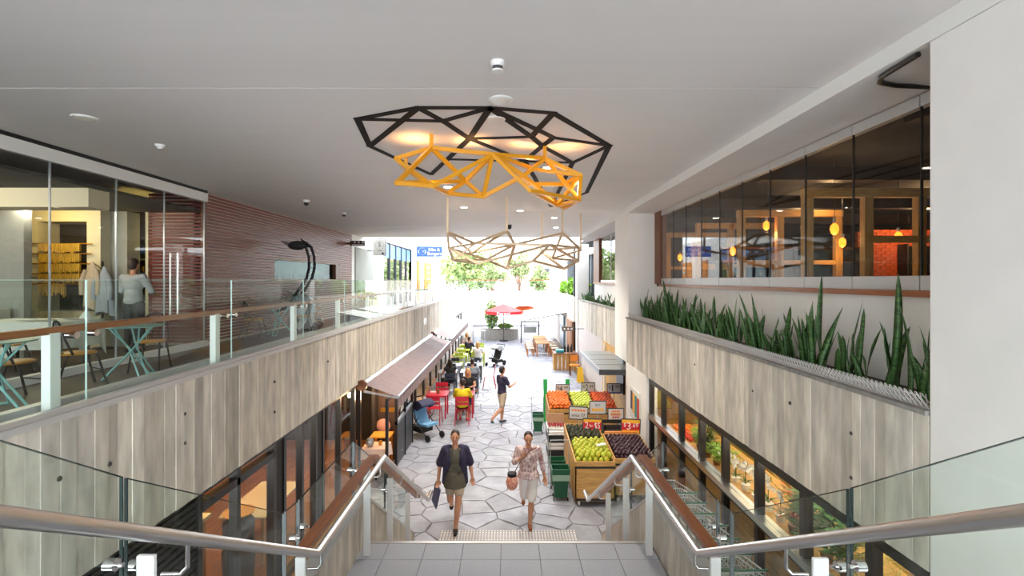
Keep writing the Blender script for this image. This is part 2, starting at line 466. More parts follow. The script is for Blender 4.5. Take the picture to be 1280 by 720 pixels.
# wall behind planter, ledge
struct('wall_right_ledge', MB().box(3.87, 4.0, 3.55, 12.66, 2.9, 4.14), M_white, label='white wall behind the snake plants')
MB().box(3.80, 4.02, 3.55, 12.2, 4.14, 4.20).build('trim_2', M_railwood, kind='structure')
struct('wall_right_ledge_far', MB().box(3.87, 4.0, 14.0, 21.6, 2.9, 4.14), M_white)
MB().box(3.80, 4.02, 14.0, 21.6, 4.14, 4.20).build('trim_3', M_railwood, kind='structure')
# columns on the right
struct('wall_right_column_upper', MB().box(3.16, 3.9, 12.66, 14.28, 2.1, 6.05), M_white, bevel=0.008, label='white column between the two planters')
struct('wall_right_column_lower', MB().box(3.085, 3.34, 10.80, 12.65, 0, 2.15), M_white, bevel=0.008, label='white column behind the avocado stand')
struct('wall_right_column_far', MB().box(3.38, 3.95, 23.62, 24.18, 0, 6.05), M_white, bevel=0.008)
MB().box(3.84, 4.0, 12.2, 12.66, 4.2, 6.05).build('trim_4', M_brown, kind='structure')
MB().box(3.80, 4.0, 20.2, 21.5, 4.2, 6.05).build('trim_5', M_brown, kind='structure')
# far bridge
struct('wall_back_far', MB().box(-8, 9, 46.5, 46.7, 0, 2.5), M_white)
struct('wall_back', MB().box(-3.1, 3.3, 36.0, 39, 2.35, 3.42), M_white, label='white bridge crossing the far end of the court')

MB().box(-XP+0.013, -XP+0.025, 17.6, 18.15, 2.66, 2.88).build('notice_plate', M_porc, label='small blank white plate on the left concrete parapet', cat='plate')
# ---- stairs: landing with tiles, two flights
ld = struct('floor_landing', MB().box(-1.42, 1.42, 2.9, 4.8, 1.3, ZL-0.02), M_grout, label='grey tiled stair landing')
x = -1.42 - 0.12
while x < 1.42:
    for y0 in (4.49, 4.19, 3.89, 3.59, 3.29, 2.99):
        xa, xb = max(x+0.0025, -1.42), min(x+0.3655, 1.42)
        if xb - xa > 0.02: MB().box(xa, xb, y0+0.0025, min(y0+0.2975, 4.765), ZL-0.02, ZL).build('tile', M_tile, ld)
    x += 0.368
MB().box(-1.42, 1.42, 4.767, 4.81, ZL-0.03, ZL+0.004).build('nosing', M_steel, ld)
st = struct('floor_lower_flight', MB().prism([(4.8, 1.3), (4.8, ZL-0.2), (7.25, 0.0), (7.25, -0.2), (6.9, -0.2)], 'x', -1.42, 1.42), M_tile)
for i in range(9):
    MB().box(-1.42, 1.42, 4.8+i*0.277, 4.8+(i+1)*0.277+0.02, ZL-(i+1)*0.17-0.17, ZL-(i+1)*0.17).build('step', M_tile, st)
st2 = struct('floor_upper_flight', MB().prism([(1.05, 2.5), (1.05, ZU-0.2), (2.9, ZL-0.02), (2.9, 1.3)], 'x', -1.42, 1.42), M_tile)
for i in range(6):
    MB().box(-1.42, 1.42, 1.05+i*0.308, 1.05+(i+1)*0.308+0.02, ZU-(i+1)*0.1715-0.1715, ZU-(i+1)*0.1715).build('step', M_tile, st2)
# stringer walls of concrete
YS = [(1.05, ZU+0.44-0.02), (3.0, 2.14), (4.8, 2.14), (7.33, 0.44)]
def zs(y):
    for (a, za), (b, zb) in zip(YS, YS[1:]):
        if y <= b: return za + (zb-za)*(y-a)/(b-a)
    return YS[-1][1]
for sgn, nm in ((-1, 'wall_stair_left'), (1, 'wall_stair_right')):
    mb = MB(); r = random.Random(20+sgn); y = 1.05; cuts = [3.0, 4.8, 7.33]
    while y < 7.329:
        y2 = y + r.choice((0.1, 0.12, 0.14))
        for c in cuts:
            if y < c - 1e-6 and y2 > c - 0.03: y2 = c
        d = r.uniform(0, 0.006); t = r.uniform(0.78, 1.0)
        x0, x1 = sorted((sgn*(1.42-d), sgn*1.52))
        mb.prism([(y, 0), (y2, 0), (y2, zs(y2)), (y, zs(y))], 'x', x0, x1, (t, t*0.99, t*0.97)); y = y2
    w = struct(nm, mb, M_concrete, tone=True, label='low concrete side wall of the stair')
    for (a, za), (b, zb) in zip(YS, YS[1:]):
        MB().bar((sgn*1.47, a, za+0.012), (sgn*1.47, b, zb+0.012), 0.125, 0.024).build('metal_cap', M_capmetal, w)

# ---- tactile strip at the foot of the stair
tt = MB().box(-1.15, 1.15, 7.96, 8.30, -0.004, 0.006).build('tactile_strip', mat('tactile_tile', (146, 144, 148), 0.6), label='pale tactile paving strip studded with small domes at the stair foot', cat='tactile paving')
dm = MB()
for i in range(46):
    for j in range(6):
        dm.lathe([(0.016, 0), (0.011, 0.006)], (-1.125 + i*0.05, 7.99 + j*0.056, 0.006), 8)
d = dm.build('tactile_domes', mat('tactile_dome', (240, 236, 232), 0.5), tt); d['kind'] = 'stuff'

# ================================================================ STAIR RAILINGS
def pane(mb_pts, nm, parent, m=None, t=0.012):
    """glass pane from a (y,z) polygon at x"""
    x, poly = mb_pts
    o = MB().prism(poly, 'x', x-t/2, x+t/2).build(nm, m or M_glassg, parent)
    return o
RAIL = [(-1.2, 3.77), (1.10, 3.77), (3.08, 2.555), (4.76, 2.555), (7.40, 0.93), (7.70, 0.93)]
def zr(y):
    for (a, za), (b, zb) in zip(RAIL, RAIL[1:]):
        if y <= b: return za + (zb-za)*(y-a)/(b-a)
    return RAIL[-1][1]
def zstep(y):
    if y < 1.05: return ZU
    if y < 2.9: return ZU - (int((y-1.05)/0.308)+1)*0.1715
    if y < 4.8: return ZL
    return max(0, ZL - (int((y-4.8)/0.277)+1)*0.17)
for sgn, side in ((-1, 'beside the kiosk windows'), (1, 'beside the shopping trolleys')):
    R = thing('stair_railing', 'glass stair railing with white posts, steel tube and timber rail ' + side, 'railing', (sgn*1.32, 4.0, ZL), 0)
    off = Vector((-sgn*1.32, -4.0, -ZL))
    def T(x, y, z): return Vector((x, y, z)) + off
    pth = []
    for i, (y, z) in enumerate(RAIL):
        pth.append(T(sgn*1.22, y, z))
    pth += [T(sgn*1.235, 7.74, 0.91), T(sgn*1.27, 7.74, 0.86), T(sgn*1.30, 7.68, 0.80)]
    MB().tube(pth, 0.0245, 14).build('handrail_tube', M_steel, R, smooth=True)
    for (a, b) in (((3.12, 2.555), (4.80, 2.555)), ((4.80, 2.555), (7.15, 1.105))):
        MB().bar(T(sgn*1.335, a[0], a[1]-0.01), T(sgn*1.335, b[0], b[1]-0.01), 0.085, 0.045).build('timber_rail', M_railwood, R, bevel=0.006)
    for y in (0.35, 2.06 if sgn > 0 else 1.78, 3.1, 4.56, 5.45, 6.42):
        zt = zr(y) - 0.035 - (0.03 if y not in (3.1, 4.56) else 0)
        zb = zstep(y)
        p = MB().box(*(sorted((sgn*1.298 + off.x, sgn*1.364 + off.x))), y-0.009+off.y, y+0.009+off.y, zb+off.z, zt+off.z).build('post', M_trimw, R, bevel=0.004)
        MB().tube([T(sgn*1.30, y+0.03, zt-0.09), T(sgn*1.24, y+0.05, zt-0.10), T(sgn*1.22, y+0.06, zt-0.08), T(sgn*1.22, y+0.06, zr(y+0.06)-0.02)], 0.008, 8).build('bracket', M_chrome, p, smooth=True)
    # glass on the outer side
    gx = sgn*1.535
    def g(y0, y1, add0, add1):
        zb0, zb1 = zs(max(1.06, y0)) - 0.16, zs(max(1.06, y1)) - 0.16
        if y1 <= 1.1: zb0 = zb1 = ZU+0.02
        poly = [(y0+off.y, zb0+off.z), (y1+off.y, zb1+off.z), (y1+off.y, zr(y1)+add1+off.z), (y0+off.y, zr(y0)+add0+off.z)]
        gp = pane((gx+off.x, poly), 'glass_panel', R)
        for i_, (u0, u1) in enumerate(((1, 2), (2, 3), (3, 0))):
            MB().bar((gx+off.x, poly[u0][0], poly[u0][1]), (gx+off.x, poly[u1][0], poly[u1][1]), 0.0125, 0.003 if i_ == 1 else 0.005).build('polished_edge', M_edge_dark, gp)
    g(-1.0, 1.05, 0.32, 0.32)
    yj = 2.17 if sgn > 0 else 1.93
    g(1.08, yj-0.012, 0.29, 0.25); g(yj+0.012, 3.30, 0.25, 0.15)
    g(3.33, 3.52, 0.15, 0.13); g(3.55, 4.78, 0.13, 0.16); g(4.82, 6.0, 0.16, 0.16); g(6.03, 7.3, 0.16, 0.16)
    for y in (yj-0.06, yj+0.06, 3.46, 3.62, 4.70, 4.90, 5.95, 6.1):
        for dz in (-0.10,):
            zc = zr(y) - 0.1
            MB().tube([T(sgn*1.515, y, zc), T(sgn*1.555, y, zc)], 0.024, 12).tube([T(sgn*1.49, y, zc), T(sgn*1.515, y, zc)], 0.010, 8).build('glass_clamp', M_chrome, R, smooth=True)

# ---- terrace balustrade, left
B = thing('terrace_balustrade', 'long glass balustrade with timber handrail and white posts on the concrete parapet', 'balustrade', (-3.2, 10, 3.43))
joints = [1.72, 3.61, 5.5, 7.43, 9.3, 11.2, 13.15, 15.1, 17.0, 18.9, 20.8, 22.7, 24.6, 26.5, 28.4, 30.3, 32.2, 34.1, 35.9]
def TB(x, y, z): return Vector((x + 3.2, y - 10, z - 3.43))
for a, b in zip(joints, joints[1:]):
    gp = MB().box(0.05, 0.062, a-10+0.008, b-10-0.008, -0.05, 0.87).build('glass_panel', M_glassg, B)
    MB().box(0.0495, 0.0625, a-10+0.008, b-10-0.008, 0.868, 0.872).build('polished_edge', M_edge_light, gp)
    MB().box(0.0495, 0.0625, b-10-0.011, b-10-0.007, -0.05, 0.87).build('polished_edge', M_edge_light, gp)
    MB().box(-0.03, 0.035, b-10-0.27, b-10-0.19, -0.06, 0.50).build('post', M_trimw, B, bevel=0.004)
    for dy in (-0.1, 0.07):
        MB().tube([TB(-3.2, b+dy, 3.90), TB(-3.13, b+dy, 3.90)], 0.026, 12).build('glass_clamp', M_chrome, B, smooth=True)
for a, b in ((1.0, 12.5), (12.5, 24), (24, 35.9)):
    MB().bar(TB(-3.2, a, 3.945), TB(-3.2, b, 3.945), 0.06, 0.05).build('timber_handrail', M_railwood, B, bevel=0.006)
# ================================================================ UPPER LEFT: terrace, glazed restaurant, slat wall
XW = -6.45
gw = thing('restaurant_glazing', 'frameless glass front of the terrace restaurant with white head track', 'window', (XW, 7, ZU))
gj = [2.2, 3.4, 4.5, 5.65, 6.8, 7.95, 9.06, 10.25]
for a, b in zip(gj, gj[1:]):
    MB().box(-0.006, 0.006, a-7+0.006, b-7-0.006, 0.1, 3.06).build('glass_pane', M_glassd, gw)
    MB().box(-0.012, 0.012, b-7-0.008, b-7+0.008, 0.1, 3.06).build('joint_profile', M_zinc, gw)
MB().box(-0.05, 0.06, 2.2-7, 10.3-7, 3.06, 3.24).build('head_track', M_trimw, gw, bevel=0.004)
MB().box(-0.05, 0.05, 2.2-7, 10.3-7, 3.24, 3.298).build('shadow_gap', M_black, gw)
MB().box(-0.05, 0.07, 2.2-7, 10.3-7, 0.0, 0.12).build('skirting', M_trimw, gw, bevel=0.004)
for dx in (-0.07, 0.07):
    h = MB().tube([(0, 2.33, 0.72), (dx, 2.33, 0.72)], 0.008, 8).tube([(0, 2.33, 1.86), (dx, 2.33, 1.86)], 0.008, 8).tube([(dx, 2.33, 0.66), (dx, 2.33, 1.92)], 0.02, 10)
    h.build('door_handle', M_chrome, gw, smooth=True)

# slat wall: backing boards plus each slat a piece
sw = thing('slat_screen', 'red-brown horizontal slat cladding wall with a long window', 'wall cladding', (XW-0.05, 10.4, ZU))
NS = 44; zz = 0.06; pit = (ZC-ZU-0.08)/NS
wy0, wy1, wz0, wz1 = 3.1, 8.25, 1.42, 1.98       # long window, local to y = 10.4
for (a, b, c, d_) in ((0.05, wy0, 0, 3.28), (wy1, 9.7, 0, 3.28), (wy0, wy1, 0, wz0), (wy0, wy1, wz1, 3.28)):
    MB().box(-0.30, -0.03, a, b, c, d_).build('backing_board', M_slatback, sw)
MB().box(-1.2, -0.06, 0.05, 0.3, 0, 3.28).build('backing_board', M_slatback, sw)
for i in range(NS):
    z0 = zz + i*pit; z1 = z0 + pit*0.62
    if z1 > wz0 and z0 < wz1:
        MB().box(-0.03, 0.0, 0.0, wy0, z0, z1).build('slat', M_slat, sw); MB().box(-0.03, 0.0, wy1, 9.7, z0, z1).build('slat', M_slat, sw)
    else: MB().box(-0.03, 0.0, 0.0, 9.7, z0, z1).build('slat', M_slat, sw)
    MB().box(-1.2, -0.0, -0.05, 0.0, z0, z1).build('slat', M_slat, sw)
MB().box(-1.26, -1.2, -0.06, 0.25, 0, 3.1).build('corner_trim', M_cream, sw)
MB().box(-0.07, 0.012, -0.062, -0.0, 0, 3.28).build('corner_post', M_brown, sw)
MB().box(-0.12, -0.1, wy0, wy1, wz0, wz1).build('window_pane', glassmat('mirror_window', (0.6, 0.72, 0.68), 0.35), sw)
MB().box(-0.12, 0.02, wy1-0.45, wy1, wz0, wz1).build('window_jamb', M_brown, sw)
MB().box(-0.24, -0.235, wy0, wy1, wz0, wz1).build('window_backing', mat('teal_shade', (74, 100, 92), 0.4, noise=0.6, scale=2, rgb2=(140, 150, 96)), sw)
# glasses standing on the window sill
for i in range(16):
    y = 10.4 + wy0 + 0.2 + i*0.26
    h = 0.14 + 0.05*((i*7) % 3)
    MB().lathe([(0.028, 0), (0.03, h*0.6), (0.012, h*0.75), (0.013, h)], (XW-0.20, y, ZU+wz0+0.002), 8).build('bottle', M_glassedge if i % 3 else M_porc, smooth=True, label='small bottle on the long window sill of the slat wall', cat='bottle', group='bottles on the slat wall sill')

# restaurant interior
struct('wall_left_interior', MB().box(-13, -12.8, -6, 14, ZU, ZC), M_greywall)
struct('wall_left_kitchen', MB().box(-12.8, -6.75, 12.0, 12.2, ZU, ZC), M_dark)
MB().box(-12.8, -6.55, 2.2, 10.3, 5.75, 5.8).build('ceiling_restaurant', mat('dark_grey_ceiling', (64, 66, 64), 0.8), kind='structure')
MB().box(-12.8, -6.6, 7.6, 8.0, 5.45, 5.75).build('trim_6', M_cream, kind='structure')
# cream portal with ribbon racks
pt = thing('cream_portal', 'cream square portal framing a dark niche inside the restaurant', 'wall niche', (-9.05, 10.2, ZU))
MB().box(-0.85, -0.6, -0.3, 0.3, 0, 2.84).build('jamb', M_cream, pt); MB().box(0.42, 0.70, -0.3, 0.3, 0, 2.84).build('jamb', M_cream, pt)
MB().box(-0.6, 0.42, -0.3, 0.3, 2.6, 2.84).build('lintel', M_cream, pt); MB().box(-0.6, 0.42, 0.2, 0.3, 0, 2.6).build('niche_back', M_dark, pt)
MB().box(-0.6, 0.42, -0.25, 0.2, 0.0, 0.75).build('low_cupboard', M_cream, pt)
MB().box(0.7, 1.05, -0.05, 0.3, 0, 2.84).build('return_wall', M_greywall, pt)
rk = thing('ribbon_rack', 'brass rods hung with rows of yellow pasta-like ribbons in the cream portal', 'rack', (-9.05, 9.85, 4.2))
for i in range(5):
    z = 0.02 + i*0.205
    MB().tube([(-0.72, 0, z), (0.56, 0, z)], 0.014, 8).build('rod', M_gold, rk, smooth=True)
    for k in range(22):
        if i == 0 and k > 13: continue
        x0 = -0.5 + k*0.038; L = random.uniform(0.15, 0.2) if i else random.uniform(0.17, 0.30)
        o = MB().add([(x0, -0.02, z), (x0+0.034, -0.02, z), (x0+0.03, -0.03, z-L), (x0+0.002, -0.03, z-L),
                      (x0, 0.02, z), (x0+0.034, 0.02, z), (x0+0.03, 0.025, z-L*0.9), (x0+0.002, 0.025, z-L*0.9)],
                     [(0,1,2,3),(7,6,5,4),(0,4,5,1),(2,6,7,3),(1,5,6,2),(0,3,7,4)]).build('ribbon', M_yellowcloth, rk)
nl = bpy.data.lights.new('niche_lamp', 'POINT'); nl.energy = 7; nl.color = (1, 0.75, 0.3); nl.shadow_soft_size = 0.1
nlo = bpy.data.objects.new('niche_lamp', nl); COL.objects.link(nlo); nlo.location = (-9.05, 9.2, 5.55)
for (x_, y_, e_) in ((-8.2, 6.0, 16), (-8.6, 8.6, 14), (-10.6, 8.4, 14), (-9.5, 5.0, 14)):
    l = bpy.data.lights.new('restaurant_fill', 'POINT'); l.energy = e_; l.color = (1, 0.9, 0.7); l.shadow_soft_size = 0.1  # added fill light without a fitting, lifts the dark restaurant interior
    lo = bpy.data.objects.new('restaurant_fill', l); COL.objects.link(lo); lo.location = (x_, y_, 5.6)
# kitchen pass: shelves, lit hood
kp = thing('kitchen_pass', 'black kitchen pass shelving with a glowing strip lamp above', 'shelving', (-8.0, 10.9, ZU))
for z in (0.9, 1.25, 1.55, 1.85): MB().box(-0.9, 0.36, -0.2, 0.25, z, z+0.025).build('shelf', M_zinc, kp)
for x_ in (-0.9, -0.2, 0.33): MB().box(x_, x_+0.03, -0.2, -0.17, 0, 2.0).build('upright', M_zinc, kp)
MB().box(-0.15, 0.36, 0.15, 0.22, 2.12, 2.2).build('strip_lamp', M_strip, kp)
MB().box(-0.15, 0.36, 0.26, 0.3, 2.0, 2.6).build('hood_back', mat('yellowish_steel', (190, 176, 96), 0.4), kp)
MB().box(-0.9, 0.4, -0.24, -0.2, 1.98, 2.06).build('blue_rail', M_blue, kp)
MB().box(-0.9, 0.36, -0.2, 0.28, 0, 0.86).build('counter', M_blackm, kp)
r = random.Random(5)
for i in range(26):
    z = (0.925, 1.275, 1.575)[i % 3]; x_ = -8.85 + (i//3)*0.13
    MB().lathe([(0.035, 0), (0.04, 0.09), (0.036, 0.13)], (x_, 10.86, ZU+z), 8).build('jar', (M_porc, M_gold, M_zinc, M_glassedge)[i % 4], smooth=True,
        label=('white', 'amber', 'steel', 'green')[i % 4] + ' jar on the kitchen pass shelf', cat='jar', group='jars on the kitchen pass')
struct('wall_left_grey', MB().box(-12.8, -8.62, 8.6, 8.75, ZU, 5.74), M_greywall)
MB().box(-9.5, -8.75, 8.1, 8.5, ZU, 3.8).build('sideboard', mat('pale_sideboard', (190, 188, 176), 0.6), label='low grey sideboard against the grey inner wall', cat='sideboard', bevel=0.01)

# dining table with cloth, tableware
dt = thing('dining_table', 'restaurant table under a long white tablecloth behind the glass', 'table', (-7.75, 7.9, ZU))
MB().box(-0.75, 0.75, -0.42, 0.42, 0.70, 0.73).build('table_top', M_timber, dt)
cb = MB()
n = 48; ring = []
for i in range(n):
    t = i/n*4; s_ = int(t); f = t - s_
    c4 = [(-0.78, -0.45), (0.78, -0.45), (0.78, 0.45), (-0.78, 0.45)]
    a_, b_ = c4[s_], c4[(s_+1) % 4]
    ring.append((a_[0]+(b_[0]-a_[0])*f, a_[1]+(b_[1]-a_[1])*f, f))
vs = [(x_, y_, 0.74) for x_, y_, f in ring] + [(x_*(1.02+0.02*math.sin(i*2.1)), y_*(1.03+0.05*math.sin(i*1.7)), 0.32 - 0.14*(abs(f-0.5) < 0.001) - (0.2 if f < 0.06 else 0)) for i, (x_, y_, f) in enumerate(ring)]
cb.add(vs, [(i, (i+1) % n, n+(i+1) % n, n+i) for i in range(n)] + [list(range(n))])
cb.build('tablecloth', M_cloth, dt)
for sx in (-0.6, 0.6):
    for sy in (-0.3, 0.3): MB().box(sx-0.03, sx+0.03, sy-0.03, sy+0.03, 0, 0.7).build('leg', M_blackm, dt)
for i, (dx, dy) in enumerate(((0.1, -0.2), (0.35, -0.15), (0.55, 0.1))):
    MB().lathe([(0.04, 0), (0.13, 0.012), (0.135, 0.018)], (-7.75+dx, 7.9+dy, ZU+0.741), 18).build('plate', M_porc, smooth=True, label='white dinner plate on the white tablecloth', cat='plate', group='plates on the clothed table')
for i, (dx, dy) in enumerate(((0.18, 0.1), (0.45, 0.2), (0.65, -0.25), (-0.2, -0.1), (0.3, -0.33))):
    MB().lathe([(0.032, 0), (0.004, 0.008), (0.004, 0.08), (0.035, 0.11), (0.038, 0.15), (0.03, 0.19)], (-7.75+dx, 7.9+dy, ZU+0.741), 12).build('wine_glass', M_glass, smooth=True, label='stemmed wine glass on the white tablecloth', cat='glass', group='glasses on the clothed table')
MB().add([(-0.08, -0.06, 0), (0.08, -0.06, 0), (0.08, 0.06, 0), (-0.08, 0.06, 0), (0, 0, 0.17)], [(0, 1, 4), (1, 2, 4), (2, 3, 4), (3, 0, 4), (3, 2, 1, 0)]).build('napkin', M_cloth, label='folded white napkin standing on the table corner', cat='napkin').location = (-7.12, 8.15, ZU+0.741)
# hanging coats beside the portal
for i, (x_, m_) in enumerate(((-8.12, M_greyc), (-8.36, M_beige))):
    c = MB(); n = 28; vs = []
    for q in range(9):
        t_ = q/8; w_ = 0.03 + 0.13*min(1, t_*3.2)*(0.8+0.35*t_)
        for j in range(n):
            a = 2*PI*j/n; f_ = 1 + 0.16*t_*math.cos(6*a + i) + 0.06*t_*math.sin(11*a)
            vs.append((w_*f_*math.cos(a), w_*0.45*f_*math.sin(a), 0.95*(1-t_) - 0.05*t_*math.cos(2*a+i)))
    c.add(vs, [(q*n+j, q*n+(j+1) % n, (q+1)*n+(j+1) % n, (q+1)*n+j) for q in range(8) for j in range(n)] + [list(range(n)), list(range(8*n, 9*n))[::-1]])
    t = thing('hanging_coat', ('grey' if i == 0 else 'beige') + ' coat hanging beside the cream portal', 'coat', (x_, 9.72, 3.62 + 0.1*i))
    c.build('coat_body', m_, t, smooth=True)
    for s_ in (-1, 1): MB().tube([(s_*0.1, -0.03, 0.78), (s_*0.17, -0.05, 0.55), (s_*0.16, -0.06, 0.28)], [0.045, 0.05, 0.042], 8).build('sleeve', m_, t, smooth=True)

cs_ = thing('coat_stand', 'slim black coat stand between the coats in the restaurant', 'coat stand', (-8.24, 9.82, ZU))
MB().tube([(0, 0, 0), (0, 0, 1.78)], 0.018, 8).build('pole', M_blackm, cs_, smooth=True); MB().lathe([(0.18, 0), (0.17, 0.03)], (0, 0, 0), 16).build('base', M_blackm, cs_, smooth=True)
for s_ in (-1, 1): MB().tube([(0, 0, 1.6), (s_*0.12, -0.09, 1.66 + (0 if s_ > 0 else 0.1))], 0.01, 6).build('peg', M_blackm, cs_)

# ---- terrace chairs and tables
def make_terrace_chair():
    t = thing('terrace_chair', '', 'chair')
    MB().lathe([(0.20, 0.44), (0.205, 0.455), (0.19, 0.465)], (0, 0, 0), 18).build('seat', M_seat, t, smooth=True)
    for sx in (-1, 1):
        MB().tube([(sx*0.17, -0.15, 0.44), (sx*0.2, -0.26, 0.0)], 0.014, 8).build('leg', M_blackm, t, smooth=True)
        MB().tube([(sx*0.16, 0.15, 0.44), (sx*0.19, 0.27, 0.0)], 0.014, 8).build('leg', M_blackm, t, smooth=True)
    arc = [(0.19*math.cos(a), 0.16 + 0.06*math.sin(a)*0 + 0.05*math.sin(a), 0.46 + 0.42*math.sin(a)**0.6) for a in [PI*i/12 for i in range(1, 12)]]
    MB().tube([(0.2, 0.1, 0.45)] + arc + [(-0.2, 0.1, 0.45)], 0.013, 8).build('back_hoop', M_blackm, t, smooth=True)
    for k in (-0.1, -0.035, 0.035, 0.1): MB().tube([(k, 0.17, 0.45), (k, 0.2, 0.83 if abs(k) > .05 else 0.86)], 0.006, 6).build('back_spindle', M_blackm, t)
    MB().tube([(-0.185, -0.2, 0.22), (0.185, -0.2, 0.22)], 0.008, 6).build('stretcher', M_blackm, t)
    return t
def make_terrace_table():
    t = thing('terrace_table', '', 'table')
    MB().lathe([(0.36, 0.735), (0.365, 0.742), (0.36, 0.75)], (0, 0, 0), 28).build('table_top', M_tealtop, t, smooth=True)
    for i in range(3):
        a = 2*PI*i/3 + 0.5; c, s_ = math.cos(a), math.sin(a); px_, py_ = -s_, c
        top1 = (c*0.22+px_*0.16, s_*0.22+py_*0.16, 0.73); top2 = (c*0.22-px_*0.16, s_*0.22-py_*0.16, 0.73)
        f1 = (-c*0.34+px_*0.05, -s_*0.34+py_*0.05, 0.012); f2 = (-c*0.34-px_*0.05, -s_*0.34-py_*0.05, 0.012)
        MB().tube([top1, (0.0+px_*0.05, 0.0+py_*0.05, 0.42), f1, f2, (0.0-px_*0.05, 0.0-py_*0.05, 0.42), top2], 0.011, 8).build('leg_loop', M_teal, t, smooth=True)
    return t
tb = make_terrace_table(); tb.location = (-5.35, 6.9, ZU); tb['label'] = 'round teal cafe table with hairpin legs between the yellow-seated chairs'
copy_tree(tb, (-5.5, 5.15, ZU), 0.6, 'round teal cafe table nearest the stair end of the terrace')
copy_tree(tb, (-5.85, 12.35, ZU), 1.2, 'round teal cafe table beside the metal bird sculpture')
ch = make_terrace_chair(); ch.location = (-5.62, 6.3, ZU); ch.rotation_euler.z = 2.6; ch['label'] = 'black metal chair with yellow timber seat on the stair side of the teal table'
for (x_, y_, rz, lb) in ((-5.55, 7.5, 0.3, 'black metal chair with yellow seat tucked beyond the middle teal table'), (-5.75, 5.6, 2.9, 'black metal chair with yellow seat beside the nearest teal table'),
                         (-6.1, 11.6, 2.4, 'black hoop-back chair against the slat wall by the far teal table'), (-5.4, 12.7, -1.0, 'black hoop-back chair between the far teal table and the bird sculpture')):
    copy_tree(ch, (x_, y_, ZU), rz, lb)
copy_tree(ch, (-7.35, 7.05, ZU), 2.9, 'black chair with yellow seat indoors at the clothed table')
copy_tree(ch, (-8.35, 7.05, ZU), 3.3, 'black chair with yellow seat at the far side of the clothed table, indoors')

# ---- metal bird sculpture
bs = thing('bird_sculpture', 'tall metal bird sculpture with looped neck and feathered body beside the slat wall', 'sculpture', (-5.75, 13.4, ZU))
patina = mat('patinated_steel', (176, 190, 198), 0.4, metal=0.35, noise=0.35, scale=6)
MB().ell((0.05, 0, 0.56), (0.34, 0.36, 0.46), 14, 10).build('body', patina, bs, smooth=True)
for i in range(5):
    for j in range(3 + i % 2):
        a = -0.9 + j*0.55 + (0.27 if i % 2 else 0); z = 0.95 - i*0.16; rr_ = 0.37*math.sqrt(max(0.05, 1-((z-0.56)/0.5)**2))
        c = Vector((0.05+rr_*math.sin(a), -rr_*math.cos(a), z)); tx = Vector((math.cos(a), math.sin(a), 0))*0.11; dn = Vector((math.sin(a)*0.05, -math.cos(a)*0.05, -0.2))
        MB().add([c-tx, c+tx, c+tx*0.7+dn, c+dn*1.35, c-tx*0.7+dn], [(0, 1, 2, 3, 4)]).build('body_plate', patina if (i+j) % 3 else M_capmetal, bs)
for dx in (-0.075, 0.075):
    MB().tube([(dx-0.12, 0, 0.92), (dx+0.06, 0, 1.16), (dx+0.24, 0, 1.45), (dx+0.31, 0, 1.75), (dx+0.30, 0, 2.05), (dx+0.22, 0, 2.3), (dx+0.06, 0, 2.44)], [0.05, 0.045, 0.04, 0.038, 0.036, 0.036, 0.04], 8).build('neck_rail', M_blackm, bs, smooth=True)
for (x_, z) in ((-0.03, 1.04), (0.1, 1.22), (0.2, 1.4), (0.27, 1.57), (0.31, 1.75), (0.31, 1.93), (0.29, 2.1), (0.22, 2.28)): MB().bar((x_-0.1, 0, z), (x_+0.1, 0, z), 0.05, 0.02).build('neck_rung', M_capmetal, bs)
MB().ell((-0.1, 0, 2.36), (0.26, 0.12, 0.13), 12, 8).build('head', M_blackm, bs, smooth=True)
MB().add([(-0.28, -0.06, 2.42), (-0.28, 0.06, 2.42), (-0.58, 0, 2.5), (-0.3, 0, 2.28)], [(0, 1, 2), (0, 2, 3), (1, 3, 2), (0, 3, 1)]).build('beak', M_zinc, bs)
MB().add([(0.02, -0.08, 2.56), (0.38, -0.06, 2.3), (0.2, 0.1, 2.4), (0.1, 0, 2.3)], [(0, 1, 2), (0, 3, 1), (1, 3, 2), (0, 2, 3)]).build('crest', M_blackm, bs)
MB().tube([(-0.12, 0, 0.95), (-0.4, 0, 0.62), (-0.75, 0, 0.5), (-1.1, 0, 0.5)], [0.06, 0.05, 0.035, 0.02], 8).build('tail_boom', M_blackm, bs, smooth=True)
for i in range(9): MB().bar((0.30, -0.05, 0.95-i*0.085), (0.58, -0.05, 0.86-i*0.085), 0.07, 0.012).build('feather', M_gold if i % 2 else M_capmetal, bs)
for i in range(8): MB().bar((-0.2-0.02*i, -0.05, 0.98-i*0.05), (-0.42-0.03*i, -0.05, 1.16-i*0.07), 0.035, 0.01).build('feather', M_blackm, bs)
for sx in (-0.08, 0.2):
    MB().tube([(sx, 0, 0.25), (sx+0.06, 0.05, 0.13), (sx, 0, 0.04)], [0.06, 0.04, 0.035], 8).build('leg', M_zinc, bs, smooth=True)
    MB().ell((sx, -0.08, 0.035), (0.08, 0.14, 0.035), 10, 6).build('foot', M_blackm, bs, smooth=True)
MB().tube([(0.5, 0, 0.35), (0.6, 0, 0.2), (0.52, 0, 0.02)], [0.06, 0.05, 0.03], 6).build('wing_tip', M_darkpanel, bs, smooth=True)

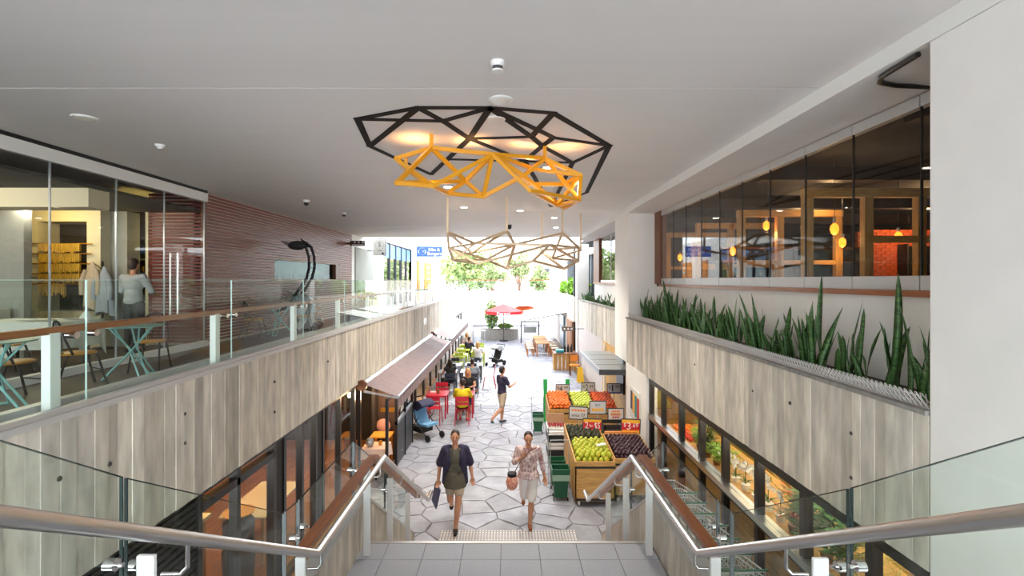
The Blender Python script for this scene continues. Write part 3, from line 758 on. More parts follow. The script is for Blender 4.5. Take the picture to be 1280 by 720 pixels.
# ---- doors, windows and signs further along the left upper wall
struct('wall_left_far', MB().box(-6.9, -6.5, 20.1, 25.2, ZU, 7.2).box(-6.9, -6.5, 32.5, 46, ZU, 7.2).box(-6.9, -6.5, 25.2, 32.5, 6.35, 7.2), M_white, label='white rendered upper wall past the slat cladding')
struct('wall_left_far_return', MB().box(-12, -6.5, 46, 46.3, ZU, 7.2), M_white)
pn = MB().box(-6.5, -6.46, 20.5, 23.2, ZU+0.3, 5.7).build('door_1', M_greywall, kind='structure')
wn = thing('shop_window', 'tall glazed shopfront with dark mullions on the upper walkway', 'window', (-6.5, 28.8, ZU))
MB().box(-0.1, -0.08, -3.6, 3.7, 0, 3.45).build('glass_pane', glassmat('reflective_glass', (0.6, 0.72, 0.72), 3.0), wn)
MB().box(-0.5, -0.4, -3.6, 3.7, 0, 3.45).build('blind', mat('pale_teal_blind', (150, 178, 178), 0.6), wn)
for i in range(6): MB().box(-0.1, 0.0, -3.6+i*1.46, -3.54+i*1.46, 0, 3.45).build('mullion', M_darkpanel, wn)
MB().box(-0.1, 0.0, -3.6, 3.7, 3.4, 3.45).build('frame_head', M_darkpanel, wn)
MB().box(-0.08, -0.06, -3.5, 3.6, 2.6, 3.35).build('blue_banner', mat('blue_banner', (90, 128, 170), 0.5), wn)
od = thing('timber_door', 'orange timber louvred door on the far white wall', 'door', (-6.46, 39, ZU))
MB().box(-0.03, 0.06, -1.6, 1.6, 0, 2.75).build('door_leaf', mat('orange_timber', (222, 138, 56), 0.5), od)
for z in (0.4, 0.9, 1.4, 1.9, 2.3): MB().box(0.06, 0.075, -0.5, 0.4, z, z+0.16).build('pane', M_porc, od)
MB().box(-6.48, -6.4, 34.4, 35.2, ZU, 5.7).build('door_2', mat('orange_timber', (222, 138, 56)), kind='structure')
# yellow flower trough by the railing
ft = thing('flower_trough', 'pale trough of yellow-green flowers at the grey panel', 'planter', (-6.0, 20.8, ZU))
MB().box(-0.25, 0.25, -0.7, 0.7, 0, 0.55).build('trough', M_cream, ft, bevel=0.01)
fb = MB(); r = random.Random(9)
for i in range(260):
    c = Vector((r.uniform(-0.28, 0.28), r.uniform(-0.75, 0.75), 0.55 + abs(r.gauss(0, 0.2))))
    a = r.uniform(0, 6.28); u = Vector((math.cos(a), math.sin(a), r.uniform(-.5, .5)))*0.07; w = Vector((-math.sin(a), math.cos(a), r.uniform(0, 1)))*0.045
    fb.add([c-u, c+w, c+u, c-w], [(0, 1, 2, 3)])
fb.build('foliage', mat('yellow_flower', (222, 206, 60), 0.6, noise=0.5, scale=4, rgb2=(120, 150, 50)), ft)['kind'] = 'stuff'

def blade(name, label, x0, x1, z0, z1, y, m, cat='sign'):
    s = thing(name, label, cat, ((x0+x1)/2, y, (z0+z1)/2))
    w, h = x1-x0, z1-z0
    MB().box(-w/2, w/2, -0.04, 0.04, -h/2, h/2).build('board', m, s, bevel=0.006)
    return s, w, h
# small brown directional sign
a = px(438, 301, 19.5); b = px(456, 307.5, 19.5)
s, w, h = blade('direction_sign', 'small dark brown hanging direction sign at the slat wall corner', a.x, b.x, b.z, a.z, 19.5, mat('dark_brown_sign', (66, 44, 36), 0.5))
for i in range(3): MB().tube([(-0.1+i*0.16, -0.045, 0.04), (-0.1+i*0.16, -0.04, 0.04)], 0.035, 10).build('pictogram', M_inkw, s)
MB().box(-0.22, 0.26, -0.045, -0.04, -0.075, -0.045).build('text_line', M_inkw, s)
MB().box(-w/2-0.62, -w/2, -0.02, 0.02, -0.05, 0.05).build('arm', M_brown, s)
# white square blade sign with a ring logo
a = px(467, 298, 22.2); b = px(482.5, 319.5, 22.2)
s, w, h = blade('square_sign', 'white square blade sign with a grey circular S mark', a.x, b.x, b.z, a.z, 22.2, mat('dark_sign_edge', (70, 70, 70)))
MB().box(-w/2+0.02, w/2-0.02, -0.05, -0.04, -h/2+0.02, h/2-0.02).build('face', mat('white_sign_face', (226, 224, 220), 0.5), s)
text('S', 0.3, M_darkpanel, s, (0, -0.052, 0.1)); MB().box(-0.1, 0.1, -0.054, -0.05, -0.19, -0.16).build('text_line', M_greywall, s)
ringm = MB()
for i in range(20):
    a0, a1 = 2*PI*i/20, 2*PI*(i+1)/20
    ringm.bar((0.2*math.cos(a0), -0.052, 0.08+0.2*math.sin(a0)), (0.2*math.cos(a1), -0.052, 0.08+0.2*math.sin(a1)), 0.012, 0.004)
ringm.build('ring_mark', M_greywall, s)
for dz in (-0.18, 0.22): MB().box(-w/2-0.28, -w/2, -0.02, 0.02, dz-0.015, dz+0.015).build('arm', M_darkpanel, s)
MB().ell((0.15, -0.05, -0.3), (0.05, 0.01, 0.05)).build('dot', M_blackm, s)
# blue burger sign
a = px(521, 308, 33.5); b = px(553, 321, 33.5)
s, w, h = blade('blue_shop_sign', 'blue hanging shop sign with a round white emblem and white lettering', a.x, b.x, b.z, a.z, 33.5, M_blue)
SG = w/1.43
text('Ribs &', 0.24*SG, M_inkw, s, (0.26*SG, -0.05, 0.10*SG), width=0.62*SG); text('Burgers', 0.27*SG, M_inkw, s, (0.27*SG, -0.05, -0.12*SG), width=0.78*SG)
e = MB()
for i in range(24):
    a0, a1 = 2*PI*i/24, 2*PI*(i+1)/24
    e.bar((SG*(-0.41+0.2*math.cos(a0)), -0.05, SG*0.2*math.sin(a0)), (SG*(-0.41+0.2*math.cos(a1)), -0.05, SG*0.2*math.sin(a1)), 0.04, 0.006)
e.bar((-0.53, -0.05, 0.1), (-0.3, -0.05, -0.12), 0.05, 0.006); e.bar((-0.5, -0.05, -0.08), (-0.33, -0.05, 0.1), 0.04, 0.006)
e.build('round_emblem', M_inkw, s)
MB().box(-w/2-0.25, -w/2, -0.02, 0.02, -0.02, 0.02).build('arm', M_darkpanel, s)

# ================================================================ UPPER RIGHT: window band, restaurant behind
XR = 3.87
rw = thing('window_band', 'long frameless window band of the dark restaurant above the snake plants', 'window', (XR, 8, 4.2))
rj = [3.6, 4.52, 5.41, 6.28, 7.13, 7.98, 8.83, 9.66, 10.5, 11.3, 12.15]
for a, b in zip(rj, rj[1:]):
    MB().box(-0.005, 0.005, a-8+0.005, b-8-0.005, 0.14, 1.72).build('glass_pane', M_glassd, rw)
    MB().box(-0.02, 0.02, a-8+0.006, b-8-0.006, 0.0, 0.14).build('bottom_rail', M_capmetal, rw, bevel=0.003)
    MB().box(-0.02, 0.02, a-8+0.006, b-8-0.006, 1.72, 1.83).build('top_rail', M_capmetal, rw, bevel=0.003)
    MB().box(-0.01, 0.01, b-8-0.006, b-8+0.006, 0.0, 1.83).build('joint_seal', M_black, rw)
rw2 = thing('window_band', 'short window band above the far snake plants', 'window', (XR, 17, 4.2))
for a, b in ((14.3, 16.2), (16.2, 18.1), (18.1, 20.1)):
    MB().box(-0.005, 0.005, a-17+0.01, b-17-0.01, 0.1, 1.83).build('glass_pane', M_glassd, rw2)
    MB().box(-0.02, 0.02, a-17, a-17+0.03, 0, 1.83).build('mullion', M_capmetal, rw2)
MB().box(-0.02, 0.02, -2.7, 3.1, 0, 0.1).build('sill_rail', M_capmetal, rw2)
# curved black track on the soffit
MB().tube([px(1162, 109, 4.4*0+604*1.75/(350-109)), px(1120, 107, 604*1.72/(350-107)), px(1100, 103, 604*1.72/(350-103)), px(1102, 96, 604*1.72/(350-96)), px(1148, 68, 604*1.72/(350-68))], 0.022, 8).build('ceiling_track', M_black, smooth=True,
    label='black curved sliding door track on the soffit beside the pier', cat='track')
# interior shell
struct('wall_right_interior', MB().box(12.8, 13, -6, 30, ZU, 6.4), M_dark)
struct('wall_right_interior_back', MB().box(4.0, 12.8, 21.7, 21.9, ZU, 6.4), M_dark)
struct('wall_right_interior_front', MB().box(4.6, 12.8, 3.0, 3.2, ZU, 6.4), M_dark)
struct('ceiling_right_interior', MB().box(4.25, 13, -6, 30, 6.3, 6.5), mat('black_ceiling', (20, 17, 16), 0.8))
for i in range(5):
    MB().box(4.3, 12.7, 5+i*3.2, 5.25+i*3.2, 6.0, 6.3).build('ceiling_joist', mat('dark_timber', (48, 32, 20), 0.6, noise=0.3, scale=3, stretch=(1, 9, 9)), label='dark timber ceiling joist of the right restaurant', cat='beam', group='restaurant ceiling joists')
# timber portal frames
for k, (D, x0, x1, mid) in enumerate(((7.14, 4.35, 6.9, (5.3, 6.08)), (9.35, 4.44, 6.45, (5.25,)), (11.5, 4.47, 6.4, (5.3,)), (13.8, 4.5, 6.4, (5.3,)))):
    t = thing('timber_portal', ['timber portal frame with a mid rail nearest the pier end', 'timber portal frame standing second behind the window band', 'timber portal frame standing third behind the window band', 'timber portal frame at the column end of the window band'][k], 'timber frame', (x0, D, ZU))
    MB().box(0, x1-x0, -0.06, 0.06, 2.62, 2.75).build('beam', M_timber_h, t, bevel=0.006)
    for xm in (x0+0.07,) + tuple(mid) + (x1-0.07,): MB().box(xm-x0-0.065, xm-x0+0.065, -0.055, 0.055, 0, 2.62).build('post', M_timber, t, bevel=0.006)
    if k == 0: MB().box(mid[0]-x0, x1-x0, -0.04, 0.04, 1.95, 2.05).build('mid_rail', M_timber_h, t)
    else: MB().box(0, x1-x0, -0.04, 0.04, 1.7, 1.78).build('mid_rail', M_timber_h, t)
# brick wall of real bricks behind
bw = struct('wall_right_brick', MB().box(9.4, 11.9, 13.0, 13.2, ZU, 5.6), mat('brick_mortar', (120, 70, 50), 0.9), label='orange brick wall at the back of the right restaurant')
bme = MB().box(0, 0.23, 0, 0.1, 0, 0.072).mesh('brick'); bme.materials.append(M_brick)
for i in range(20):
    for j in range(10):
        inst(bme, 'brick', bw, (9.42 + j*0.245 + (0.12 if i % 2 else 0), 12.985, 4.0 + i*0.083))
for (x_, y_, z_, e_) in ((7.4, 12.2, 5.6, 8), (10.4, 12.0, 5.7, 22), (6.0, 9.0, 5.8, 4)):
    l = bpy.data.lights.new('restaurant_lamp', 'POINT'); l.energy = e_; l.color = (1, 0.62, 0.3); l.shadow_soft_size = 0.08
    lo = bpy.data.objects.new('restaurant_lamp', l); COL.objects.link(lo); lo.location = (x_, y_, z_)
# pendants
for i, (x_, y_, D) in enumerate(((1043, 285, 7.6), (1053, 302, 9.0), (1123, 295, 8.2), (916, 313, 10.5), (850, 321, 13), (958, 281, 9.5))):
    p = px(x_, y_, D)
    t = thing('pendant_lamp', ['large amber bulb pendant hanging in the timber portal', 'amber bulb pendant over the bar shelf', 'caged amber pendant before the brick wall', 'small amber pendant between the middle portals', 'small amber pendant by the column end', 'dim amber pendant under the second beam'][i], 'lamp', p)
    MB().lathe([(0.012, -0.11), (0.045, -0.08), (0.062, -0.02), (0.05, 0.04), (0.022, 0.07), (0.02, 0.09)], (0, 0, 0), 12).build('bulb', M_bulb, t, smooth=True)
    MB().lathe([(0.024, 0.075), (0.024, 0.14), (0.01, 0.15)], (0, 0, 0), 10).build('socket', M_zinc, t, smooth=True)
    MB().tube([(0, 0, 0.14), (0, 0, 6.3-p.z)], 0.005, 6).build('cord', M_black, t)
    l = bpy.data.lights.new('pendant_glow', 'POINT'); l.energy = 1.5; l.color = (1, 0.6, 0.25); l.shadow_soft_size = 0.06
    lo = bpy.data.objects.new('pendant_glow', l); COL.objects.link(lo); lo.parent = t; lo.location = (0, 0, -0.2)
# bar shelves with glasses and bottles
br = thing('bar_shelf', 'back bar with timber shelves and hanging racks behind the window band', 'shelf', (5.4, 11.0, ZU))
for z in (1.42, 1.8, 2.1): MB().box(-0.6, 2.6, -0.15, 0.2, z, z+0.04).build('shelf_board', M_brown, br)
for x_ in (-0.6, 1.0, 2.57): MB().box(x_, x_+0.03, -0.15, 0.2, 0, 2.12).build('upright', M_blackm, br)
MB().box(-0.7, 2.7, -0.35, 0.2, 0, 1.05).build('counter', M_dark, br)
cols = [M_glass, M_gold, M_glassedge, M_glass, mat('red_label_bottle', (150, 40, 30), 0.3)]
for i in range(42):
    lv = (1.46, 1.84, 1.09)[i % 3]; x_ = 4.9 + (i//3)*0.21
    k = (i*5) % 5; h = 0.2 + 0.04*((i*3) % 3)
    MB().lathe([(0.035, 0), (0.037, h*0.6), (0.014, h*0.78), (0.014, h)], (x_, 10.98, ZU+lv), 8).build('bottle', cols[k], smooth=True,
        label=('clear', 'amber', 'green', 'clear', 'red')[k] + ' bottle on the back bar of the right restaurant', cat='bottle', group=('clear', 'amber', 'green', 'clear', 'red')[k] + ' bottles of the back bar')
ws = thing('wine_niche', 'black wine niche in the brick wall', 'shelf', (10.9, 12.75, 4.45))
MB().box(-0.4, 0.5, 0.15, 0.22, 0, 0.75).build('back', M_black, ws); MB().box(-0.4, 0.5, -0.1, 0.15, 0, 0.04).build('board', M_blackm, ws); MB().box(-0.45, -0.4, -0.1, 0.2, 0, 0.8).build('side', M_blackm, ws)
for i in range(6):
    MB().lathe([(0.045, 0), (0.046, 0.22), (0.016, 0.29), (0.016, 0.36)], (10.62+i*0.14, 12.75, 4.492), 8).build('wine_bottle', M_black, smooth=True, label='dark wine bottle in the brick wall niche', cat='bottle', group='wine bottles in the niche')

# ---- snake plants
def leaf_mesh(seed):
    r = random.Random(seed); mb = MB(); H = 1.0; n = 9
    w = r.uniform(0.017, 0.027); bend = r.uniform(-0.12, 0.12); tw = r.uniform(-1.2, 1.2); ph = r.uniform(0, 6)
    vs = []
    for i in range(n+1):
        t = i/n; ww = w*1.5*(0.4 + 0.6*math.sin(PI*min(1, t*0.72+0.12)))*math.sqrt(max(0, 1-t**5))
        a = tw*t + 0.3*math.sin(ph+t*5); cx, cy = bend*t*t, 0.05*math.sin(ph + t*3)*t
        dx, dy = math.cos(a)*ww, math.sin(a)*ww; nx, ny = -math.sin(a)*ww*0.28, math.cos(a)*ww*0.28
        vs += [(cx-dx, cy-dy, t*H), (cx+nx, cy+ny, t*H), (cx+dx, cy+dy, t*H), (cx+nx*0.3, cy+ny*0.3, t*H-0.002)]
    fs = []
    for i in range(n):
        for j in range(4): fs.append((i*4+j, i*4+(j+1) % 4, i*4+4+(j+1) % 4, i*4+4+j))
    me = mb.add(vs, fs).mesh('leaf'); me.materials.append(M_leaf)
    for p in me.polygons: p.use_smooth = True
    return me
LM = [leaf_mesh(i) for i in range(8)]
r = random.Random(31)
def snake(x_, y_, z_, n, hmax, label, group):
    t = thing('snake_plant', label, 'plant', (x_, y_, z_), r.uniform(0, 6), group)
    for i in range(n):
        a = r.uniform(0, 6.28); d = r.uniform(0.01, 0.1)
        h = hmax*r.uniform(0.4, 0.8) if i else hmax
        inst(r.choice(LM), 'leaf', t, (d*math.cos(a), d*math.sin(a), -0.02), (r.uniform(-0.16, 0.16), r.uniform(-0.16, 0.16), r.uniform(0, 6.28)), (r.uniform(0.8, 1.1), r.uniform(0.8, 1.1), h))
y_ = 3.9; k = 0
HS = [0.62, 0.78, 1.0, 0.70, 0.78, 1.02, 0.72, 0.6, 0.66, 0.5, 0.8, 0.78, 0.6, 0.72, 0.6, 0.55, 0.62, 0.7, 0.62, 0.66, 0.6, 0.64, 0.72, 0.66, 0.7]
while y_ < 12.4:
    h = HS[k % len(HS)]*1.12
    snake(3.52 + r.uniform(-0.1, 0.1), y_, 3.27, 6 if y_ < 5.2 else (9 if y_ < 6.5 else 10), h, 'dark green snake plant with upright banded leaves in the long planter' if 4.2 < y_ < 12.1 else ('dark green snake plant growing right beside the white pier' if y_ < 5 else 'dark green snake plant growing right beside the white column'), 'snake plants in the long planter')
    y_ += r.uniform(0.24, 0.36) if y_ < 6.5 else r.uniform(0.17, 0.25); k += 1
y_ = 14.6
while y_ < 23.4:
    snake(3.71 + r.uniform(-0.02, 0.02), y_, 3.27, 6, r.uniform(0.45, 0.62), 'dark green snake plant in the far planter above the canopy', 'snake plants in the far planter')
    y_ += 0.38
# zigzag wire guard along the long planter
wz = MB(); y_ = 3.62; z0 = 3.337
while y_ < 12.5:
    for xo, ph in ((0.0, 0.0), (0.06, 0.025)):
        ya = y_ + ph
        wz.bar((XP+0.05+xo, ya, z0), (XP-0.005+xo, ya+0.045, z0+0.10), 0.006); wz.bar((XP+0.05+xo, ya+0.05, z0), (XP-0.005+xo, ya+0.005, z0+0.10), 0.006)
    y_ += 0.05
wz.box(XP+0.04, XP+0.12, 3.6, 12.5, z0-0.002, z0+0.004)
wz.build('wire_guard', M_wire, label='bristling zigzag wire guard along the planter rim', cat='wire guard')
# bright shrubs at the far end
def shrub(name, label, c, rx, ry, rz_, n, m, size, seed, group=None, cat='plant'):
    r = random.Random(seed); mb = MB()
    for i in range(n):
        u = Vector((r.gauss(0, 1), r.gauss(0, 1), r.gauss(0, 1))).normalized()*(r.random()**0.4)
        p = Vector((u.x*rx, u.y*ry, u.z*rz_))
        a = Vector((r.gauss(0, 1), r.gauss(0, 1), r.gauss(0, 1))).normalized(); b_ = a.cross(Vector((r.gauss(0, 1), r.gauss(0, 1), r.gauss(0, 1)))).normalized()
        s1 = size*r.uniform(0.6, 1.2)
        mb.add([p-a*s1, p+b_*s1*0.5, p+a*s1, p-b_*s1*0.5], [(0, 1, 2, 3)])
    t = thing(name, label, cat, (c[0], c[1], c[2]-rz_), 0, group)
    o = mb.build('foliage', m, t); o.location = (0, 0, rz_); o['kind'] = 'stuff'
    MB().tube([(0, 0, -0.1), (0.03, 0, rz_)], 0.02 + rx*0.03, 8).build('stem', M_brown, t)
    return t
shrub('leafy_shrub', 'lime green bushy shrub in the far planter before the dark louvres', (3.84, 24.95, 3.95), 0.4, 0.7, 0.6, 500, M_leaf2, 0.13, 41)
shrub('leafy_shrub', 'lime green shrub trailing over the far planter end', (3.84, 29, 3.9), 0.4, 1.0, 0.55, 500, M_leaf2, 0.16, 42)
shrub('leafy_shrub', 'small lime shrub at the bridge end of the planter', (3.84, 33, 3.8), 0.3, 1.0, 0.45, 400, M_leaf2, 0.16, 43)
# ================================================================ CEILING: flat black star, yellow and bronze frames, fixtures
def onceil(x, y):
    D = F*(ZC-CZ)/(350-y); return Vector(((x-635)*D/F, D, ZC-0.006))
BN = {1: (446.8,148.2), 2: (462.4,182.2), 3: (522.6,134), 4: (553.7,150.7), 5: (586.8,172.9), 6: (538.8,217.6), 7: (612.5,134.2), 8: (691.7,140.8),
      9: (761.5,181.5), 10: (733.3,240.4), 11: (664.6,170.6), 12: (691.7,171.5), 13: (678,182), 14: (715.6,203), 15: (656,200.5), 16: (689,258), 17: (671.9,161.7), 18: (561.5,198.7)}
BE = [(1,3),(3,7),(7,8),(8,9),(9,10),(10,16),(1,2),(2,3),(1,4),(3,4),(4,5),(4,7),(7,5),(5,6),(2,6),(5,11),(5,15),(7,11),(11,13),(13,14),(7,17),(17,12),(8,17),(17,11),(12,9),(12,13),(13,15),(14,9),(14,16),(15,16),(18,14)]
t = thing('ceiling_star', 'flat black geometric line pattern fixed to the ceiling above the yellow frame', 'ceiling art', onceil(600, 180))
for k, (a, b) in enumerate(BE):
    p, q = onceil(*BN[a]) - t.location, onceil(*BN[b]) - t.location; d = (q-p).normalized()*0.03
    z = Vector((0, 0, -0.0004*(k % 5)))
    MB().bar(p-d+z, q+d+z, 0.082, 0.01).build('flat_bar', M_flatblack, t)

def frame(name, label, nodes, edges, rods, w, m, base):
    t = thing(name, label, 'sculpture', base)
    P = {k: px(*v) - Vector(base) for k, v in nodes.items()}
    for a, b in edges:
        d = (P[b]-P[a]).normalized()*w*0.3
        MB().bar(P[a]-d, P[b]+d, w).build('bar', m, t, bevel=w*0.12)
    for k in rods:
        p = P[k]; MB().box(p.x-w*0.45, p.x+w*0.45, p.y-w*0.45, p.y+w*0.45, p.z, ZC-base[2]).build('hanging_rod', m, t)
    return t
def dz(y, z): return F*z/(350-y)
YN = {1: (539.3,185,6.3), 2: (495.4,198.2,6.36), 3: (495.8,229,5.74), 4: (541,232.8,5.93), 5: (507.7,212,7.4), 6: (582,226.5,6.6), 7: (558.6,242,6.43), 8: (604,246,6.68), 9: (615.6,193,6.35),
      10: (681,198,6.83), 11: (726,219,6.68), 12: (724,250,6.95), 13: (705,260.6,7.6), 14: (662.5,238.3,6.2), 15: (654,220,6.5), 16: (667.7,211.7,6.78), 17: (659,230,6.8), 18: (696,257,7.3), 19: (706,230.5,7.0)}
YE = [(1,2),(1,3),(1,9),(9,10),(1,6),(6,8),(2,5),(2,4),(5,4),(3,4),(3,6),(4,9),(4,7),(7,6),(7,8),(6,9),(8,9),(8,15),(9,14),(9,15),(15,13),(9,16),(16,11),(10,15),(10,11),(10,12),(11,12),(11,19),(17,19),(17,15),(14,12),(14,18),(18,12),(13,12),(11,18)]
yf = frame('yellow_bar_lamp', 'golden yellow angular bar frame lamp hung close under the ceiling', YN, YE, (1, 5, 10), 0.052, M_yellow, (0.0, 6.4, 5.4))
for (x_, y_, D) in ((520, 196, 6.5), (590, 196, 6.6), (660, 198, 6.7), (705, 212, 6.8)):
    l = bpy.data.lights.new('frame_uplight', 'SPOT'); l.energy = 3.2; l.color = (1, 0.5, 0.16); l.spot_size = 2.3; l.spot_blend = 0.9; l.shadow_soft_size = 0.03
    lo = bpy.data.objects.new('frame_uplight', l); COL.objects.link(lo); p = px(x_, y_, D) - Vector((0, 6.4, 5.4)); p.z -= 0.05; lo.parent = yf; lo.location = p; lo.rotation_euler = (PI, 0, 0)
LED = mat('led_strip', (255, 246, 230), 0.4, emit=(255, 240, 220), estr=5)
for a, b in ((2, 4), (4, 7), (14, 18), (11, 12), (9, 14)):
    p, q = px(*YN[a]) - Vector((0, 6.4, 5.4)), px(*YN[b]) - Vector((0, 6.4, 5.4)); o_ = Vector((-0.022, 0.0, 0.03))
    MB().bar(p*0.93+q*0.07+o_, q*0.93+p*0.07+o_, 0.012, 0.012).build('led_strip', LED, yf)
SN = {1: (559.5,290.3,11), 2: (561,310,11.3), 3: (566.8,325.3,11.6), 4: (597.4,329.3,10.9), 5: (634,335.6,11.4), 6: (633.5,288.9,11), 7: (593.8,304.2,11.6), 8: (643.4,305.7,11.6), 9: (687,306,11.3), 10: (703,291.4,12.2),
      11: (723.6,309.7,12.6), 12: (722.9,326,12.3), 13: (704.7,336,11.6), 14: (666.7,326,11.2), 15: (589.4,315.9,12.8), 16: (608.4,324.6,12.2), 17: (674,313,13), 18: (690,323,13.2), 19: (677.6,304,13.7), 20: (725.8,313,13.9)}
SE = [(1,2),(1,7),(1,15),(2,7),(2,3),(2,4),(2,16),(3,7),(3,16),(4,9),(3,4),(6,15),(6,7),(6,8),(7,9),(8,5),(8,16),(5,14),(5,16),(9,14),(9,12),(9,11),(10,8),(10,11),(10,18),(14,13),(11,12),(12,13),(13,17),(18,12),(17,18),(15,8),(11,17),(17,19),(18,20)]
frame('bronze_bar_lamp', 'pale bronze angular bar frame hanging on long rods beyond the yellow one', SN, SE, (1, 6, 10, 19, 20), 0.055, M_tan, (0.2, 11.8, 4.6))

# fixtures
def dl(x_, y_, lit, lab, rad=0.075):
    D = F*(ZC-CZ)/(350-y_); p = Vector(((x_-635)*D/F, D, ZC))
    t = thing('downlight', lab, 'light', p)
    MB().lathe([(rad*1.25, -0.012), (rad*1.3, 0.0)], (0, 0, 0), 20).build('trim_ring', M_trimw, t, smooth=True)
    MB().lathe([(rad, -0.016), (rad, -0.012)], (0, 0, 0), 20).build('lens', M_lamp if lit else M_porc, t, smooth=True)
    if lit:
        l = bpy.data.lights.new('downlight_beam', 'SPOT'); l.energy = 150; l.color = (1, 0.93, 0.82); l.spot_size = 2.0; l.spot_blend = 0.8; l.shadow_soft_size = 0.07
        lo = bpy.data.objects.new('downlight_beam', l); COL.objects.link(lo); lo.parent = t; lo.location = (0, 0, -0.03)
dl(560, 233, True, 'lit round ceiling downlight beyond the yellow frame, stair side')
dl(580, 259, True, 'lit round ceiling downlight above the bronze frame, kiosk side')
dl(693, 272, True, 'lit round ceiling downlight above the bronze frame, fruit side')
dl(695, 284, True, 'lit round ceiling downlight near the ceiling edge, fruit side')
dl(685, 209, True, 'lit round ceiling downlight inside the yellow frame')
dl(620, 148, False, 'small unlit round downlight inside the black star', 0.09)
dl(106, 147, False, 'flat white disc fitting above the terrace', 0.10)
dl(626, 124.5, False, 'round white ceiling speaker above the black star', 0.10)
dl(560+90, 263, True, 'lit round ceiling downlight above the middle of the bronze frame')
def fixture(x_, y_, kind, lab):
    D = F*(ZC-CZ)/(350-y_); p = Vector(((x_-635)*D/F, D, ZC)); t = thing(kind, lab, 'ceiling fixture', p)
    return t
t = fixture(622, 77, 'smoke_detector', 'white domed smoke detector on the ceiling near the stair head')
MB().lathe([(0.06, 0), (0.062, -0.03), (0.05, -0.045)][::-1], (0, 0, 0), 20).build('base', M_trimw, t, smooth=True); MB().lathe([(0.025, -0.075), (0.04, -0.07), (0.045, -0.045)], (0, 0, 0), 16).build('dome', M_darkpanel, t, smooth=True)
MB().lathe([(0.05, -0.088), (0.05, -0.075)], (0, 0, 0), 16).build('cap', M_trimw, t, smooth=True)
t = fixture(200, 181, 'smoke_detector', 'white smoke detector above the glazed restaurant front')
MB().lathe([(0.055, -0.03), (0.065, 0)], (0, 0, 0), 18).build('base', M_trimw, t, smooth=True); MB().lathe([(0.03, -0.06), (0.045, -0.03)], (0, 0, 0), 14).build('dome', M_porc, t, smooth=True)
t = fixture(383, 250, 'security_camera', 'white dome security camera above the slat wall')
MB().lathe([(0.07, -0.06), (0.08, 0)], (0, 0, 0), 18).build('base', M_trimw, t, smooth=True); MB().ell((0, 0, -0.07), (0.06, 0.06, 0.07), 14, 8).build('dome', M_black, t, smooth=True)
t = fixture(430, 266, 'security_camera', 'small dark dome camera near the slat wall end')
MB().lathe([(0.06, -0.05), (0.07, 0)], (0, 0, 0), 14).build('base', M_trimw, t, smooth=True); MB().ell((0, 0, -0.06), (0.05, 0.05, 0.05), 12, 8).build('dome', M_darkpanel, t, smooth=True)
t = fixture(637, 281, 'security_camera', 'black dome camera near the ceiling edge between the rods')
MB().lathe([(0.06, -0.06), (0.08, 0)], (0, 0, 0), 14).build('base', M_darkpanel, t, smooth=True); MB().ell((0, 0, -0.08), (0.07, 0.07, 0.08), 12, 8).build('dome', M_black, t, smooth=True)
# ================================================================ LOWER RIGHT: storefront, trolleys, fruit
XS = 3.2
sf = thing('grocery_storefront', 'black framed glazed grocery shopfront under the concrete planter', 'shopfront', (XS, 7, 0))
mj = [3.6, 4.22, 5.18, 6.14, 7.10, 7.96, 8.89, 9.91, 10.75]
for a, b in zip(mj, mj[1:]):
    MB().box(-0.006, 0.006, a-7+0.04, b-7-0.03, 1.33, 2.02).build('upper_pane', M_glassd, sf)
    MB().box(-0.006, 0.006, a-7+0.04, b-7-0.03, 0.12, 1.21).build('lower_pane', M_glassd, sf)
for y in mj: MB().box(-0.05, 0.05, y-7-0.035, y-7+0.045, 0, 2.12).build('mullion', M_black, sf)
MB().box(-0.06, 0.06, 3.6-7, 10.75-7, 2.02, 2.15).build('head_frame', M_black, sf)
MB().box(-0.075, 0.05, 3.6-7, 10.75-7, 1.21, 1.25).build('transom', M_black, sf); MB().box(-0.09, 0.07, 3.6-7, 10.75-7, 1.25, 1.33).build('transom_cover', M_steel, sf)
MB().box(-0.06, 0.06, 3.6-7, 10.75-7, 0, 0.12).build('kick_rail', M_black, sf)
# shop interior: yellow boarded wall, bench of crates, lamps
struct('wall_right_shop', MB().box(5.4, 5.5, 2.5, 13, 0, 2.4), mat('yellow_shop_wall', (226, 184, 96), 0.6, noise=0.25, scale=3, stretch=(1, 1, 12)))
struct('wall_right_shop_end', MB().box(3.35, 5.4, 12.62, 12.75, 0, 2.4), M_timber)
struct('ceiling_shop_right', MB().box(3.34, 9, 2.5, 13, 2.15, 2.4), M_trimw)
for y in (4.0, 4.8, 5.6, 6.4, 7.2, 8.0, 8.8, 9.6):
    l = bpy.data.lights.new('shop_lamp', 'POINT'); l.energy = 2; l.color = (1, 0.84, 0.56); l.shadow_soft_size = 0.1
    lo = bpy.data.objects.new('shop_lamp', l); COL.objects.link(lo); lo.location = (4.5, y, 2.0)
    l = bpy.data.lights.new('window_fill', 'POINT'); l.energy = 3.0; l.color = (1, 0.92, 0.76); l.shadow_soft_size = 0.05  # added fill light just inside the glass, brightens the orchid flowers
    lo = bpy.data.objects.new('window_fill', l); COL.objects.link(lo); lo.location = (3.29, y+0.4, 2.04)
bench = thing('display_bench', 'slatted timber display bench behind the grocery windows', 'bench', (3.75, 6.6, 0))
for k in range(8): MB().box(-0.42, -0.38, -2.95, 3.8, 0.16+k*0.13, 0.275+k*0.13).build('front_board', M_timber_h, bench)
MB().box(-0.40, 0.45, -2.95, 3.8, 1.16, 1.2).build('bench_top', M_timber, bench)
MB().box(0.3, 0.4, -2.95, 3.8, 0, 1.16).build('back_panel', M_brown, bench)
